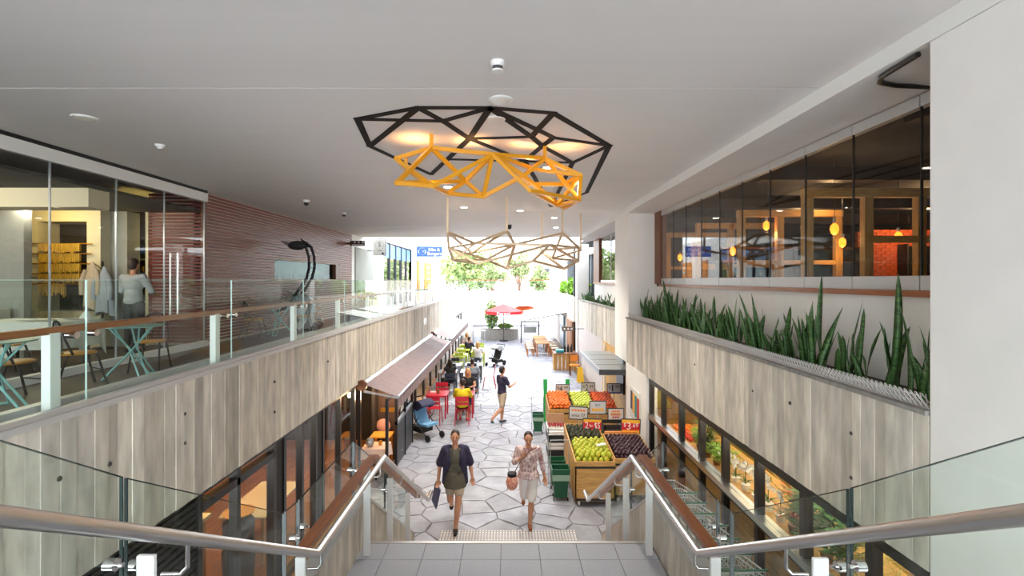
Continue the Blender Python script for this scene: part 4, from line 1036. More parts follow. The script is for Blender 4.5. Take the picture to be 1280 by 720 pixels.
# orchids and foliage on the bench
r = random.Random(77)
def pot_plant(x_, y_, kind, label, group=None):
    t = thing('orchid' if kind == 'orchid' else 'potted_plant', label, 'plant', (x_, y_, 1.2), 0, group)
    MB().lathe([(0.06, 0), (0.085, 0.13), (0.08, 0.13)], (0, 0, 0), 12).build('pot', M_porc if kind == 'orchid' else M_brown, t, smooth=True)
    lm = MB()
    if kind == 'orchid':
        for i in range(5):
            a = i*1.3; lm.add([(0, 0, 0.13), (0.06*math.cos(a+.5), 0.06*math.sin(a+.5), 0.2), (0.22*math.cos(a), 0.22*math.sin(a), 0.22), (0.06*math.cos(a-.5), 0.06*math.sin(a-.5), 0.2)], [(0, 1, 2, 3)])
        lm.build('leaves', M_leafd, t)
        for st_ in range(2):
            s_ = 1 if st_ else -1
            pts_ = [Vector((0, 0, 0.13)), Vector((0.02*s_, 0.03*s_, 0.4)), Vector((0.0, 0.08*s_, 0.58)), Vector((-0.06, 0.2*s_, 0.66)), Vector((-0.10, 0.3*s_, 0.62))]
            MB().tube(pts_, 0.005, 6).build('flower_stem', M_leafd, t)
            for q in range(7):
                c = pts_[2].lerp(pts_[4], q/6) + Vector((r.uniform(-.03, .03), r.uniform(-.03, .03), r.uniform(-0.06, 0.05)))
                fm = MB(); c = c + Vector((-0.05, 0, 0))
                for pt_ in range(5):
                    a = pt_*2*PI/5; d = Vector((-0.35, math.cos(a), math.sin(a)))*0.052; e = Vector((0, -math.sin(a), math.cos(a)))*0.034
                    fm.add([c, c+d*0.6+e, c+d*1.2, c+d*0.6-e], [(0, 1, 2, 3)])
                fm.build('flower', mat('orchid_white', (240, 238, 230), 0.6), t)
    else:
        m = {'green': M_leaf2, 'dark': M_leafd, 'twig': mat('ochre_twigs', (150, 130, 60), 0.7), 'red': mat('red_blossom', (200, 70, 50), 0.6, noise=0.6, scale=5, rgb2=(70, 120, 50)), 'pink': mat('pink_blossom', (206, 120, 140), 0.7, noise=0.5, scale=5, rgb2=(70, 100, 50))}[kind]
        for i in range(110 if kind != 'dark' else 170):
            a = r.uniform(0, 6.28); d = r.uniform(0.05, 0.32); h = r.uniform(0.15, 0.75 if kind != 'green' else 0.4)
            c = Vector((d*math.cos(a)*0.7, d*math.sin(a), h+0.05)); u = Vector((math.cos(a), math.sin(a), r.uniform(-0.2, 1))).normalized()*r.uniform(0.07, 0.15); w = Vector((-math.sin(a), math.cos(a), 0))*r.uniform(0.02, 0.04)*(0.3 if kind == 'twig' else 1)
            lm.add([c-u, c+w, c+u, c-w], [(0, 1, 2, 3)])
        lm.build('leaves', m, t); MB().tube([(0, 0, 0.1), (0, 0.02, 0.5)], 0.01, 6).build('stem', M_brown, t)
    return t
PL = [(3.95, 'pink', 'pink blossoming potted plant behind the grocery window at the pier'), (4.3, 'twig', 'potted bundle of ochre twigs nearest the pink blossoms'), (4.65, 'twig', 'potted bundle of ochre twigs beside the dark plants'),
      (5.0, 'dark', 'dark leafy potted plant beside the ochre twigs'), (5.3, 'dark', 'dark leafy potted plant in the middle of the dark row'), (5.62, 'dark', 'dark leafy potted plant next to the red-flowered pot'), (5.92, 'red', 'pot of small red flowers before the orchids'),
      (6.2, 'orchid', 'white orchid beside the red-flowered pot'), (6.5, 'orchid', 'white orchid second from the red-flowered pot'), (6.8, 'orchid', 'white orchid in the middle of the orchid row'), (7.12, 'orchid', 'white orchid second from the green herbs'), (7.42, 'orchid', 'white orchid beside the green herbs'),
      (7.75, 'green', 'pot of bright green herbs beside the orchids'), (8.1, 'green', 'pot of bright green herbs in the middle of the herb row'), (8.45, 'dark', 'dark leafy pot among the green herbs'), (8.8, 'green', 'pot of bright green salad leaves near the tomatoes')]
for i_, (y, k, lb) in enumerate(PL):
    p_ = pot_plant(3.50, y, k, lb); p_.scale = (0.8, 0.8, (0.55 + 0.25*((i_*0.37) % 1)) if k == 'orchid' else 0.78)
fruit_me = {}
def fruit_mesh(nm, rx, rz_, m, stem=True):
    if nm in fruit_me: return fruit_me[nm]
    me = MB().ell((0, 0, 0), (rx, rx*0.95, rz_), 9, 6).mesh(nm); me.materials.append(m)
    for p in me.polygons: p.use_smooth = True
    fruit_me[nm] = me; return me
m_tom = mat('tomato', (204, 50, 32), 0.35); m_or = mat('orange_fruit', (236, 130, 30), 0.5)
for i in range(40):
    inst(fruit_mesh('tomato' if i < 22 else 'orange', 0.042, 0.04, m_tom if i < 22 else m_or), 'tomato' if i < 22 else 'orange', None, (3.5+0.095*(i % 4), 9.25 + (i//4)*0.1, 1.242), label=('red tomato on the bench behind the grocery window' if i < 22 else 'orange on the bench behind the grocery window'), cat='fruit', group='tomatoes in the window' if i < 22 else 'oranges in the window')

# shopping trolleys nested along the shopfront
def trolley():
    t = thing('shopping_trolley', '', 'trolley')
    A = [(-0.26, -0.42, 0.98), (0.26, -0.42, 0.98), (0.2, 0.40, 0.86), (-0.2, 0.40, 0.86)]
    Bt = [(-0.22, -0.30, 0.56), (0.22, -0.30, 0.56), (0.16, 0.36, 0.62), (-0.16, 0.36, 0.62)]
    m = MB()
    def L(p, q, k): return tuple(p[i]+(q[i]-p[i])*k for i in range(3))
    for s in range(4):
        a, b, c, d_ = A[s], A[(s+1) % 4], Bt[s], Bt[(s+1) % 4]
        m.bar(a, b, 0.014); m.bar(c, d_, 0.008)
        for k in range(0, 11 if s % 2 else 7):
            q = k/(10 if s % 2 else 6); m.bar(L(a, b, q), L(c, d_, q), 0.006)
        for q in (0.35, 0.7): m.bar(L(a, c, q), L(b, d_, q), 0.006)
    for k in range(1, 8): m.bar(L(Bt[0], Bt[1], k/8), L(Bt[3], Bt[2], k/8), 0.006)
    m.build('wire_basket', mat('zinc_wire', (206, 210, 210), 0.35, metal=0.4), t)
    MB().tube([(-0.28, -0.46, 1.02), (0.28, -0.46, 1.02)], 0.013, 10).build('handle', M_green, t, smooth=True)
    f = MB()
    for sx in (-1, 1):
        f.tube([(sx*0.26, -0.46, 1.02), (sx*0.24, -0.36, 0.5), (sx*0.24, -0.3, 0.18), (sx*0.2, 0.42, 0.14)], 0.012, 8)
    f.tube([(-0.24, -0.3, 0.18), (0.24, -0.3, 0.18)], 0.012, 8); f.build('frame', M_chrome, t, smooth=True)
    for sx, sy in ((-0.24, -0.3), (0.24, -0.3), (-0.2, 0.4), (0.2, 0.4)):
        MB().tube([(sx-0.015, sy, 0.06), (sx+0.015, sy, 0.06)], 0.06, 12).build('wheel', M_rubber, t, smooth=True)
    pass
    return t
tr = trolley(); tr.location = (2.66, 4.6, 0); tr['label'] = 'chrome wire shopping trolley with green handle, last of the nested row at the pier end'; tr['group'] = 'shopping trolleys beside the stair'
for i in range(1, 11):
    copy_tree(tr, (2.66, 4.6+i*0.33, 0), 0, 'chrome wire shopping trolley with green handle in the nested row by the shopfront')

# ---- fruit stands
def stand(name, label, x0, x1, y0, y1, zf, zb, cells, wheels=True):
    t = thing(name, label, 'fruit stand', ((x0+x1)/2, (y0+y1)/2, 0)); cx, cy = (x0+x1)/2, (y0+y1)/2
    def b(nm, *a, m=M_timber_h, **k): return MB().box(a[0]-cx, a[1]-cx, a[2]-cy, a[3]-cy, a[4], a[5]).build(nm, m, t, **k)
    nb = 4; hgt = zf - 0.16 - 0.13
    for k in range(nb): b('front_board', x0, x1, y0, y0+0.025, 0.16+k*hgt/nb+0.002, 0.16+(k+1)*hgt/nb-0.002)
    b('front_top_board', x0, x1, y0-0.004, y0+0.025, zf-0.09, zf)
    b('front_strap', x0-0.002, x1+0.002, y0-0.008, y0+0.02, zf-0.13, zf-0.09, m=M_blackm)
    b('front_strap', x0-0.002, x1+0.002, y0-0.008, y0+0.02, 0.12, 0.16, m=M_blackm)
    for xx in (x0, x1-0.025):
        MB().prism([(y0-cy, 0.13), (y1-cy, 0.13), (y1-cy, zb+0.05), (y0-cy, zf)], 'x', xx-cx, xx+0.025-cx).build('side_panel', M_timber, t)
    b('back_panel', x0, x1, y1-0.025, y1, 0.13, zb+0.05); b('base', x0, x1, y0, y1, 0.11, 0.14)
    MB().prism([(y0-cy+0.03, zf-0.1), (y1-cy-0.03, zb-0.1), (y1-cy-0.03, zb-0.07), (y0-cy+0.03, zf-0.07)], 'x', x0-cx+0.03, x1-cx-0.03).build('tray', M_blackm, t)
    for xx in cells: b('divider', xx-0.01, xx+0.01, y0+0.02, y1-0.02, zf-0.1, zf+0.0)
    for xx in (x0+0.08, x1-0.08):
        for yy in (y0+0.08, y1-0.08):
            w = MB().tube([(xx-cx-0.018, yy-cy, 0.05), (xx-cx+0.018, yy-cy, 0.05)], 0.05, 12).build('castor', M_porc, t, smooth=True)
            MB().box(xx-cx-0.03, xx-cx+0.03, yy-cy-0.03, yy-cy+0.03, 0.09, 0.12).build('castor_plate', M_zinc, w)
    return t
def heap(nm, me, x0, x1, y0, y1, zf, zb, step, lab, group, rad, layers=2, seed=1, rot=False):
    r = random.Random(seed); n = 0
    for L in range(layers):
        y = y0 + rad + L*step*0.5; row = 0
        while y < y1 - rad:
            xx = x0 + rad + (step*0.5 if (row+L) % 2 else 0)
            while xx < x1 - rad:
                z = zf + (zb-zf)*(y-y0)/(y1-y0) - 0.065 + rad*0.9 + L*rad*1.42
                inst(me, nm, None, (xx+r.uniform(-.01, .01), y+r.uniform(-.01, .01), z+r.uniform(-.008, .008)), (r.uniform(-.4, .4), r.uniform(-.4, .4), r.uniform(0, 6)) if not rot else (r.uniform(-0.3, 0.3), r.uniform(-0.3, 0.3), r.uniform(0, 6)),
                     (r.uniform(.92, 1.06),)*3, lab, 'fruit', group); n += 1
                xx += step
            y += step*0.88; row += 1
    return n
def fmesh(nm, rx, rz_, m, pear=0.0, nub=None):
    mb = MB().ell((0, 0, 0), (rx, rx, rz_), 10, 7)
    if pear: mb.v = [(x_*(1-pear*max(0, z)/rz_), y_*(1-pear*max(0, z)/rz_), z) for x_, y_, z in mb.v]
    nv = len(mb.f)
    mb.tube([(0, 0, rz_*0.93), (0, 0, rz_*1.12)], 0.005, 5)
    me = mb.mesh(nm); me.materials.append(m); me.materials.append(M_brown)
    for i, p in enumerate(me.polygons): p.use_smooth = True; p.material_index = 1 if i >= nv else 0
    return me
FM = {
 'mango': fmesh('mango', 0.050, 0.062, mat('green_mango', (160, 184, 48), 0.4, noise=0.5, scale=9, rgb2=(206, 186, 56)), 0.15),
 'avocado': fmesh('avocado', 0.044, 0.06, mat('black_avocado', (40, 44, 32), 0.45, noise=0.4, scale=30, rgb2=(64, 70, 40), bump=0.4), 0.3),
 'plum': fmesh('plum', 0.036, 0.038, mat('dark_plum', (58, 26, 40), 0.3, noise=0.3, scale=10)),
 'apricot': fmesh('apricot', 0.042, 0.042, mat('orange_apricot', (236, 140, 44), 0.5, noise=0.6, scale=12, rgb2=(206, 56, 32))),
 'green_apple': fmesh('green_apple', 0.044, 0.041, mat('green_apple', (178, 200, 60), 0.35, noise=0.3, scale=10, rgb2=(214, 214, 110))),
 'red_apple': fmesh('red_apple', 0.044, 0.041, mat('red_apple', (204, 60, 34), 0.35, noise=0.4, scale=10, rgb2=(232, 120, 50)))}
stand('fruit_stand', 'timber fruit stand on castors heaped with green mangoes and black avocados', 1.27, 2.03, 9.15, 11.0, 0.86, 0.98, ())
heap('mango', FM['mango'], 1.30, 2.0, 9.18, 10.12, 0.88, 0.94, 0.108, 'yellow-green mango heaped at the front of the timber fruit stand', 'mangoes on the front stand', 0.05, 2, 1)
heap('avocado', FM['avocado'], 1.30, 2.0, 10.14, 10.97, 0.95, 0.98, 0.10, 'black avocado heaped behind the mangoes', 'avocados on the front stand', 0.045, 2, 2)
MB().box(-0.11, 0.11, -0.03, 0.03, 0, 0.012).build('price_strip', M_porc, label='white price strip lying across the mangoes', cat='price tag').matrix_world = Matrix.Translation((1.84, 9.55, 1.045)) @ Matrix.Rotation(0.5, 4, 'Z') @ Matrix.Rotation(0.25, 4, 'X')
stand('fruit_stand', 'timber fruit stand of dark plums beside the stair glass', 2.05, 2.84, 9.3, 10.5, 0.86, 0.92, ())
heap('plum', FM['plum'], 2.08, 2.81, 9.33, 10.45, 0.90, 0.96, 0.082, 'dark plum heaped beside the mango stand', 'plums beside the mangoes', 0.036, 2, 3)
stand('fruit_stand', 'long timber fruit stand of apricots and apples under the steel canopy', 1.13, 3.05, 13.36, 14.6, 0.72, 0.80, (1.8, 2.42))
heap('apricot', FM['apricot'], 1.16, 1.78, 13.4, 14.55, 0.78, 0.92, 0.094, 'orange-red apricot on the long fruit stand', 'apricots on the long stand', 0.042, 2, 4)
heap('apple', FM['green_apple'], 1.82, 2.40, 13.4, 14.55, 0.78, 0.92, 0.097, 'green apple on the long fruit stand', 'green apples on the long stand', 0.044, 2, 5)
heap('apple', FM['red_apple'], 2.44, 3.02, 13.4, 14.55, 0.78, 0.92, 0.097, 'red apple on the long fruit stand', 'red apples on the long stand', 0.044, 2, 6)
for x_ in (1.13, 1.80): MB().box(x_-0.05, x_+0.05, 14.62, 14.66, 0.0, 1.25).box(x_-0.06, x_+0.06, 14.60, 14.64, 1.0, 1.3).build('green_bag_roll', M_greenb, label='upright bright green bag roll behind the apricots' if x_ < 1.5 else 'upright bright green bag roll between apricots and apples', cat='bag dispenser')

# price cards on stalks
def card(x0, y0, x1, y1, D, m, lines, label, floor_z=0.0, tilt=0.0, band=None):
    a, b = px(x0, y0, D), px(x1, y1, D); w, h = b.x-a.x, a.z-b.z
    t = thing('price_card', label, 'sign', ((a.x+b.x)/2, D, floor_z))
    zc = (a.z+b.z)/2 - floor_z
    c = MB().box(-w/2, w/2, -0.008, 0.008, -h/2, h/2).build('card', m, t); c.location = (0, 0, zc); c.rotation_euler = (0, tilt, 0)
    fr = MB()
    for (p, q) in (((-w/2, -h/2), (w/2, -h/2)), ((w/2, -h/2), (w/2, h/2)), ((w/2, h/2), (-w/2, h/2)), ((-w/2, h/2), (-w/2, -h/2))): fr.bar((p[0], 0, p[1]), (q[0], 0, q[1]), 0.018, 0.024)
    fr.build('card_frame', M_darkpanel, c)
    if band: MB().box(-w/2+0.01, w/2-0.01, -0.011, -0.007, band[0]*h, band[1]*h).build('band', band[2], c)
    for (s, fx, fz, sz, mm, fw) in lines:
        if s is None: 
            for q in range(5): MB().box(fx*w - fw*w/2 + q*fw*w/5, fx*w - fw*w/2 + (q+0.8)*fw*w/5, -0.012, -0.009, fz*h-sz*h/2, fz*h+sz*h/2).build('text_block', mm, c)
        else: text(s, sz*h, mm, c, (fx*w, -0.012, fz*h), width=fw*w, name='price_lettering')
    MB().tube([(0, 0.02, 0), (0, 0.02, zc)], 0.012, 6).build('stalk', M_zinc, t)
    return t
def price(d, c, mm): return [('$', -0.33, 0.12, 0.42, mm, 0.13), (d, -0.12, 0.0, 0.95, mm, 0.22 if d != '1' else 0.1), (c, 0.24, 0.14, 0.42, mm, 0.3)]
card(695, 480.5, 711.5, 491.5, 14.5, M_signgrey, price('4', '99', M_ink), 'grey price card reading $4.99 above the apricots', 0.72)
card(727, 478.5, 743.5, 491, 14.5, M_signgrey, price('2', '49', M_ink), 'grey price card reading $2.49 above the green apples', 0.72, band=(-0.48, -0.38, M_blue))
card(759, 479.5, 776, 491.5, 14.5, M_signgrey, price('1', '99', M_ink), 'grey price card reading $1.99 above the red apples', 0.72, band=(-0.48, -0.38, M_blue))
card(711.5, 508.5, 734.5, 524, 11.25, M_signgrey, [(None, 0, 0.22, 0.16, M_inko, 0.78), ("since '77", 0, -0.18, 0.36, M_ink, 0.72)], "grey card reading since '77 behind the avocados", 0.0, 0.06)
card(737, 501.5, 757.5, 517.5, 11.8, M_signgrey, [('BUY', 0, 0.2, 0.26, M_inkb, 0.3), (None, 0, -0.16, 0.22, M_signyel, 0.75)], 'grey card with blue and yellow lettering, highest behind the avocados', 0.0)
card(760, 510.5, 779.5, 525, 11.7, mat('cream_card', (222, 208, 198), 0.6), [(None, 0, 0.25, 0.14, M_inko, 0.5), (None, 0, 0.0, 0.18, M_inko, 0.66), (None, 0, -0.25, 0.12, M_signred, 0.45)], 'cream card with orange lettering beside the white column', 0.0)
card(728.5, 523.5, 752, 540.5, 10.6, M_signyel, [('2', -0.3, 0, 0.7, M_inkw, 0.18), ('for', -0.06, 0.0, 0.32, M_inkw, 0.2), ('$5', 0.26, 0, 0.62, M_inkw, 0.3)], 'red and yellow card reading 2 for $5 above the avocados', 0.95, 0.04, band=(-0.28, 0.26, M_signred))
card(776.5, 524, 800, 542, 10.6, M_signyel, [('$', -0.32, 0.1, 0.36, M_inkw, 0.12), ('3', -0.1, 0.0, 0.72, M_inkw, 0.2), ('.69', 0.22, 0.08, 0.42, M_inkw, 0.34)], 'red and yellow price card reading $3.69 beside the white column', 0.9, 0.04, band=(-0.25, 0.22, M_signred))
# crates between the stands
def crate(x_, y_, z_, w, d_, h, m, label, group=None):
    t = thing('crate', label, 'crate', (x_, y_, z_), 0, group)
    for k in range(2): 
        for (a, b, c, e) in ((-w/2, w/2, -d_/2, -d_/2+0.012), (-w/2, w/2, d_/2-0.012, d_/2), (-w/2, -w/2+0.012, -d_/2, d_/2), (w/2-0.012, w/2, -d_/2, d_/2)):
            MB().box(a, b, c, e, h*(0.08+0.5*k), h*(0.42+0.5*k)).build('side_slat', m, t)
    for sx in (-1, 1):
        for sy in (-1, 1): MB().box(min(sx*w/2, sx*(w/2-0.03)), max(sx*w/2, sx*(w/2-0.03)), min(sy*d_/2, sy*(d_/2-0.03)), max(sy*d_/2, sy*(d_/2-0.03)), 0, h).build('corner_post', m, t)
    MB().box(-w/2, w/2, -d_/2, d_/2, 0, 0.015).build('bottom', m, t)
    return t
for k in range(5): crate(1.14, 11.55, 0.0+k*0.17, 0.42, 0.55, 0.165, M_blackm if k % 2 else M_porc, ('black' if k % 2 else 'white') + ' plastic crate in the stack beside the avocados', 'crates stacked beside the avocado stand')
rr = random.Random(8)
for i in range(30): inst(fruit_mesh('cherry', 0.03, 0.032, mat('cherry_red', (170, 24, 44), 0.3)), 'cherry', None, (0.98+0.065*(i % 6), 11.33+0.09*(i//6), 0.885+rr.uniform(0, 0.015)), label='red cherry in the top crate of the stack', cat='fruit', group='cherries in the top crate')
MB().box(-0.2, 0.2, -0.012, 0.012, 0, 0.22).build('cardboard_sheet', M_card, label='blank brown cardboard sheet standing in the cherry crate', cat='cardboard').location = (1.12, 11.42, 0.93)
for k in range(4): crate(2.5, 11.15, k*0.26, 0.66, 0.5, 0.25, M_blackm if k >= 2 else M_timber, ('black' if k >= 2 else 'timber') + ' crate in the stack against the white column', 'crates stacked against the column')
MB().box(2.12, 2.82, 10.56, 10.62, 0.0, 0.98).build('orange_hoarding', mat('orange_ply', (226, 140, 60), 0.5), label='orange plywood panel behind the plums', cat='panel')
# green basket trolleys
def basket(label, loc, sc=1.0):
    t = thing('wheeled_basket', label, 'basket', loc)
    def shell(z0, z1, w0, w1, m, nm):
        o = MB().add([(-w0, -w0*0.8, z0), (w0, -w0*0.8, z0), (w0, w0*0.8, z0), (-w0, w0*0.8, z0), (-w1, -w1*0.8, z1), (w1, -w1*0.8, z1), (w1, w1*0.8, z1), (-w1, w1*0.8, z1),
                      (-w1+.012, -w1*.8+.012, z1), (w1-.012, -w1*.8+.012, z1), (w1-.012, w1*.8-.012, z1), (-w1+.012, w1*.8-.012, z1), (-w0+.012, -w0*.8+.012, z0+.02), (w0-.012, -w0*.8+.012, z0+.02), (w0-.012, w0*.8-.012, z0+.02), (-w0+.012, w0*.8-.012, z0+.02)],
                     [(3,2,1,0),(0,1,5,4),(1,2,6,5),(2,3,7,6),(3,0,4,7),(4,5,9,8),(5,6,10,9),(6,7,11,10),(7,4,8,11),(8,9,13,12),(9,10,14,13),(10,11,15,14),(11,8,12,15),(12,13,14,15)])
        return o.build(nm, m, t)
    shell(0.06*sc, 0.30*sc, 0.11*sc, 0.125*sc, M_green, 'lower_bin'); shell(0.30*sc, 0.56*sc, 0.135*sc, 0.16*sc, M_green, 'upper_bin')
    MB().box(-0.15*sc, 0.15*sc, -0.128*sc, -0.118*sc, 0.36*sc, 0.46*sc).build('grille_panel', mat('pale_green_grille', (150, 180, 160), 0.5), t)
    fr = MB().tube([(-0.165*sc, 0.12*sc, 0.05*sc), (-0.165*sc, 0.14*sc, 0.98*sc), (0.165*sc, 0.14*sc, 0.98*sc), (0.165*sc, 0.12*sc, 0.05*sc)], 0.008, 6); fr.build('handle_frame', M_zinc, t)
    for sx in (-0.12, 0.12):
        for sy in (-0.08, 0.1): MB().tube([(sx*sc-0.01, sy*sc, 0.03), (sx*sc+0.01, sy*sc, 0.03)], 0.03, 10).build('wheel', M_rubber, t)
    return t
basket('dark green wheeled shopping basket next to the mango stand', (1.03, 9.5, 0), 1.12)
basket('dark green wheeled shopping basket standing behind another by the stand', (1.02, 10.05, 0), 1.05)
basket('dark green wheeled shopping basket at the long apricot stand', (0.84, 13.6, 0), 1.0)
# poster on the column
ps = thing('poster', 'colourful red and teal poster on the white column', 'poster', (3.065, 11.7, 0.9))
MB().box(0.0, 0.014, -0.45, 0.45, 0, 0.75).build('sheet', M_porc, ps)
for i, c in enumerate(((196, 40, 44), (40, 130, 130), (230, 160, 60), (60, 60, 80))):
    MB().box(-0.004, 0.0, -0.4+0.2*i, -0.23+0.2*i, 0.06+0.05*i, 0.6+0.02*i).build('colour_block', mat('poster_%d' % i, c, 0.6), ps)

# ---- right wall under the far planter: timber shopfront, steel canopy
struct('wall_right_lower', MB().box(3.45, 3.6, 17.5, 23.6, 0, 2.12), mat('pink_grey_render', (206, 196, 192), 0.85, noise=0.05, scale=3))
struct('wall_right_timber', MB().box(3.42, 3.6, 12.76, 17.5, 0, 2.12), mat('yellow_ply', (214, 158, 50), 0.45, noise=0.3, scale=3, stretch=(1, 0.6, 8)))
MB().box(3.36, 3.42, 14.1, 15.0, 0.95, 2.05).build('window_1', M_black, kind='structure')
MB().box(3.36, 3.42, 16.9, 17.0, 0, 2.1).build('trim_7', M_white, kind='structure')
cn = thing('steel_canopy', 'grey steel canopy with sheet panels over the fruit stand', 'canopy', (2.96, 14.5, 1.90))
for k in range(4):
    MB().box(-0.5, 0.55, -1.72+k*0.86, -0.90+k*0.86, 0.0, 0.02).build('canopy_sheet', mat('canopy_steel', (146, 150, 152), 0.3, metal=0.6), cn)
    MB().box(-0.55, 0.6, -1.76+k*0.86, -1.72+k*0.86, -0.03, 0.03).build('rib', M_zinc, cn)
MB().box(-0.56, -0.5, -1.78, 1.74, -0.10, 0.03).build('gutter', M_zinc, cn); MB().box(-0.56, 0.62, -1.80, -1.76, -0.10, 0.04).build('end_fascia', M_darkpanel, cn)
MB().box(0.52, 0.6, -1.78, 1.74, 0.0, 0.10).build('wall_flashing', M_steel, cn)
# ================================================================ LOWER LEFT: restaurant windows, awning, kiosk
lf = thing('restaurant_shopfront', 'black framed restaurant windows under the left concrete parapet', 'shopfront', (-3.2, 6, 0))
mj = [4.95, 5.66, 6.54, 6.84, 7.43, 7.96, 8.27, 9.1, 9.96]
for i, (a, b) in enumerate(zip(mj, mj[1:])):
    top = 2.02 if a < 6.5 else 2.1
    MB().box(-0.006, 0.006, a-6+0.03, b-6-0.03, 0.1, 1.9 if a < 6.5 else 2.08).build('pane', M_glassd, lf)
    if a < 6.5:
        MB().box(-0.006, 0.006, a-6+0.03, b-6-0.03, 1.99, 2.09).build('fanlight_pane', M_glassd, lf); MB().box(-0.05, 0.05, a-6, b-6, 1.9, 1.99).build('transom', M_black, lf)
    if b-a < 0.4: MB().box(-0.03, 0.03, a-6+0.03, b-6-0.03, 0, 2.1).build('door_stile', M_blackm, lf)
for y in mj: MB().box(-0.05, 0.05, y-6-0.035, y-6+0.035, 0, 2.12).build('mullion', M_black, lf)
MB().box(-0.06, 0.06, -1.05, 3.96, 2.09, 2.15).build('head_frame', M_black, lf); MB().box(-0.05, 0.05, -1.05, 3.96, 0, 0.1).build('kick_rail', M_black, lf)
lv = thing('louvre_panel', 'black louvred wall panel at the stair end of the restaurant windows', 'louvre', (-3.2, 3.6, 0))
MB().box(-0.02, 0.0, -2.4, 1.32, 0, 2.15).build('backing', M_black, lv)
for k in range(30): MB().box(0.0, 0.03, -2.4, 1.32, 0.05+k*0.07, 0.09+k*0.07).build('louvre_blade', M_blackm, lv)
# warm dining room inside
struct('wall_left_shop', MB().box(-7.2, -7.1, 1, 13, 0, 2.4), mat('warm_shop_wall', (196, 140, 78), 0.7, noise=0.3, scale=2))
struct('wall_left_shop_end', MB().box(-7.2, -3.3, 13, 13.1, 0, 2.4), M_dark)
struct('ceiling_shop_left', MB().box(-7.2, -3.3, 1, 13, 2.2, 2.4), mat('shop_ceiling', (190, 160, 120), 0.8))
for x_, y_ in ((-4.3, 5.0), (-4.3, 7.0), (-4.3, 9.0), (-4.0, 11.2)):
    l = bpy.data.lights.new('dining_lamp', 'POINT'); l.energy = 9; l.color = (1, 0.66, 0.32); l.shadow_soft_size = 0.1
    lo = bpy.data.objects.new('dining_lamp', l); COL.objects.link(lo); lo.location = (x_, y_, 1.95)
cnt = thing('service_counter', 'pale timber service counter behind the restaurant windows', 'counter', (-4.6, 5.6, 0))
MB().box(-0.35, 0.35, -1.2, 1.2, 0.0, 0.95).build('counter_body', M_timber_h, cnt); MB().box(-0.4, 0.4, -1.25, 1.25, 0.95, 1.0).build('counter_top', M_cream, cnt)
def simple_table(name, loc, w, d_, h, mt, ml, label, rz=0.0, group=None, th=0.03, leg=0.02):
    t = thing(name, label, 'table', loc, rz, group)
    MB().box(-w/2, w/2, -d_/2, d_/2, h-th, h).build('table_top', mt, t, bevel=0.005)
    for sx in (-1, 1):
        for sy in (-1, 1): MB().box(sx*(w/2-0.05)-leg, sx*(w/2-0.05)+leg, sy*(d_/2-0.05)-leg, sy*(d_/2-0.05)+leg, 0, h-th).build('leg', ml, t)
    return t
simple_table('dining_table', (-4.0, 7.9, 0), 0.7, 1.3, 0.74, M_cream, M_timber, 'pale dining table just inside the restaurant windows')
MB().lathe([(0.2, 0), (0.22, 0.4), (0.16, 0.46), (0.2, 0.5), (0.21, 0.8), (0.1, 0.92)], (-3.9, 7.0, 0.0), 14).build('black_urn', M_blackm, smooth=True, label='black ribbed urn standing inside the restaurant door', cat='urn')
MB().lathe([(0.2, 0), (0.22, 0.03)], (-3.9, 7.0, 0.921), 14).build('basket_lid', M_timber, smooth=True, label='round timber lid on the black urn', cat='lid')

# kiosk under the awning
ks = thing('kiosk', 'dark panelled glazed kiosk under the taupe awning', 'kiosk', (-2.85, 11.4, 0))
def kb(nm, x0, x1, y0, y1, z0, z1, m): return MB().box(x0+2.85, x1+2.85, y0-11.4, y1-11.4, z0, z1).build(nm, m, ks)
for y in (10.15, 11.0, 11.9, 12.8): kb('post', -2.58, -2.52, y, y+0.06, 0, 1.74, M_black)
kb('front_post', -3.16, -3.10, 10.15, 10.21, 0, 2.1, M_black); kb('head_beam', -2.58, -2.52, 10.15, 12.86, 1.74, 1.80, M_black)
for a in (11.06, 11.96): kb('dark_panel', -2.56, -2.54, a, a+0.84, 0.04, 1.0, M_darkpanel); kb('glass_pane', -2.556, -2.544, a, a+0.84, 1.06, 1.74, M_glass)
for a in (11.0,): kb('sill_rail', -2.58, -2.52, a, 12.86, 1.0, 1.06, M_zinc)
for a in (11.4, 12.2): kb('paper_notice', -2.53, -2.525, a, a+0.3, 1.2, 1.55, M_porc)
kb('kiosk_back', -3.16, -3.1, 11.2, 12.86, 0, 1.8, M_dark); kb('kiosk_end', -3.1, -2.58, 12.8, 12.86, 0, 1.74, M_blackm)
kb('timber_panel', -3.12, -2.62, 11.55, 11.6, 0, 1.74, mat('dark_timber_panel', (74, 50, 34), 0.5)); kb('amber_strip', -3.05, -2.66, 11.54, 11.55, 1.15, 1.25, M_gold)
kb('pull_handle', -2.50, -2.47, 11.3, 11.34, 0.3, 0.33, M_zinc)
l = bpy.data.lights.new('kiosk_lamp', 'POINT'); l.energy = 8; l.color = (1, 0.7, 0.4); l.shadow_soft_size = 0.06
lo = bpy.data.objects.new('kiosk_lamp', l); COL.objects.link(lo); lo.location = (-2.85, 10.9, 1.7)
simple_table('cafe_table', (-2.86, 10.98, 0), 0.46, 0.42, 0.80, mat('yellow_table_top', (226, 158, 66), 0.4), M_orange, 'small orange-yellow cafe table inside the kiosk')
kt = thing('clothed_table', 'small table with a pale pink cloth at the kiosk front', 'table', (-2.84, 10.42, 0))
MB().box(-0.24, 0.24, -0.22, 0.22, 0.70, 0.73).build('table_top', M_timber, kt); MB().box(-0.02, 0.02, -0.02, 0.02, 0, 0.7).build('pedestal', M_blackm, kt)
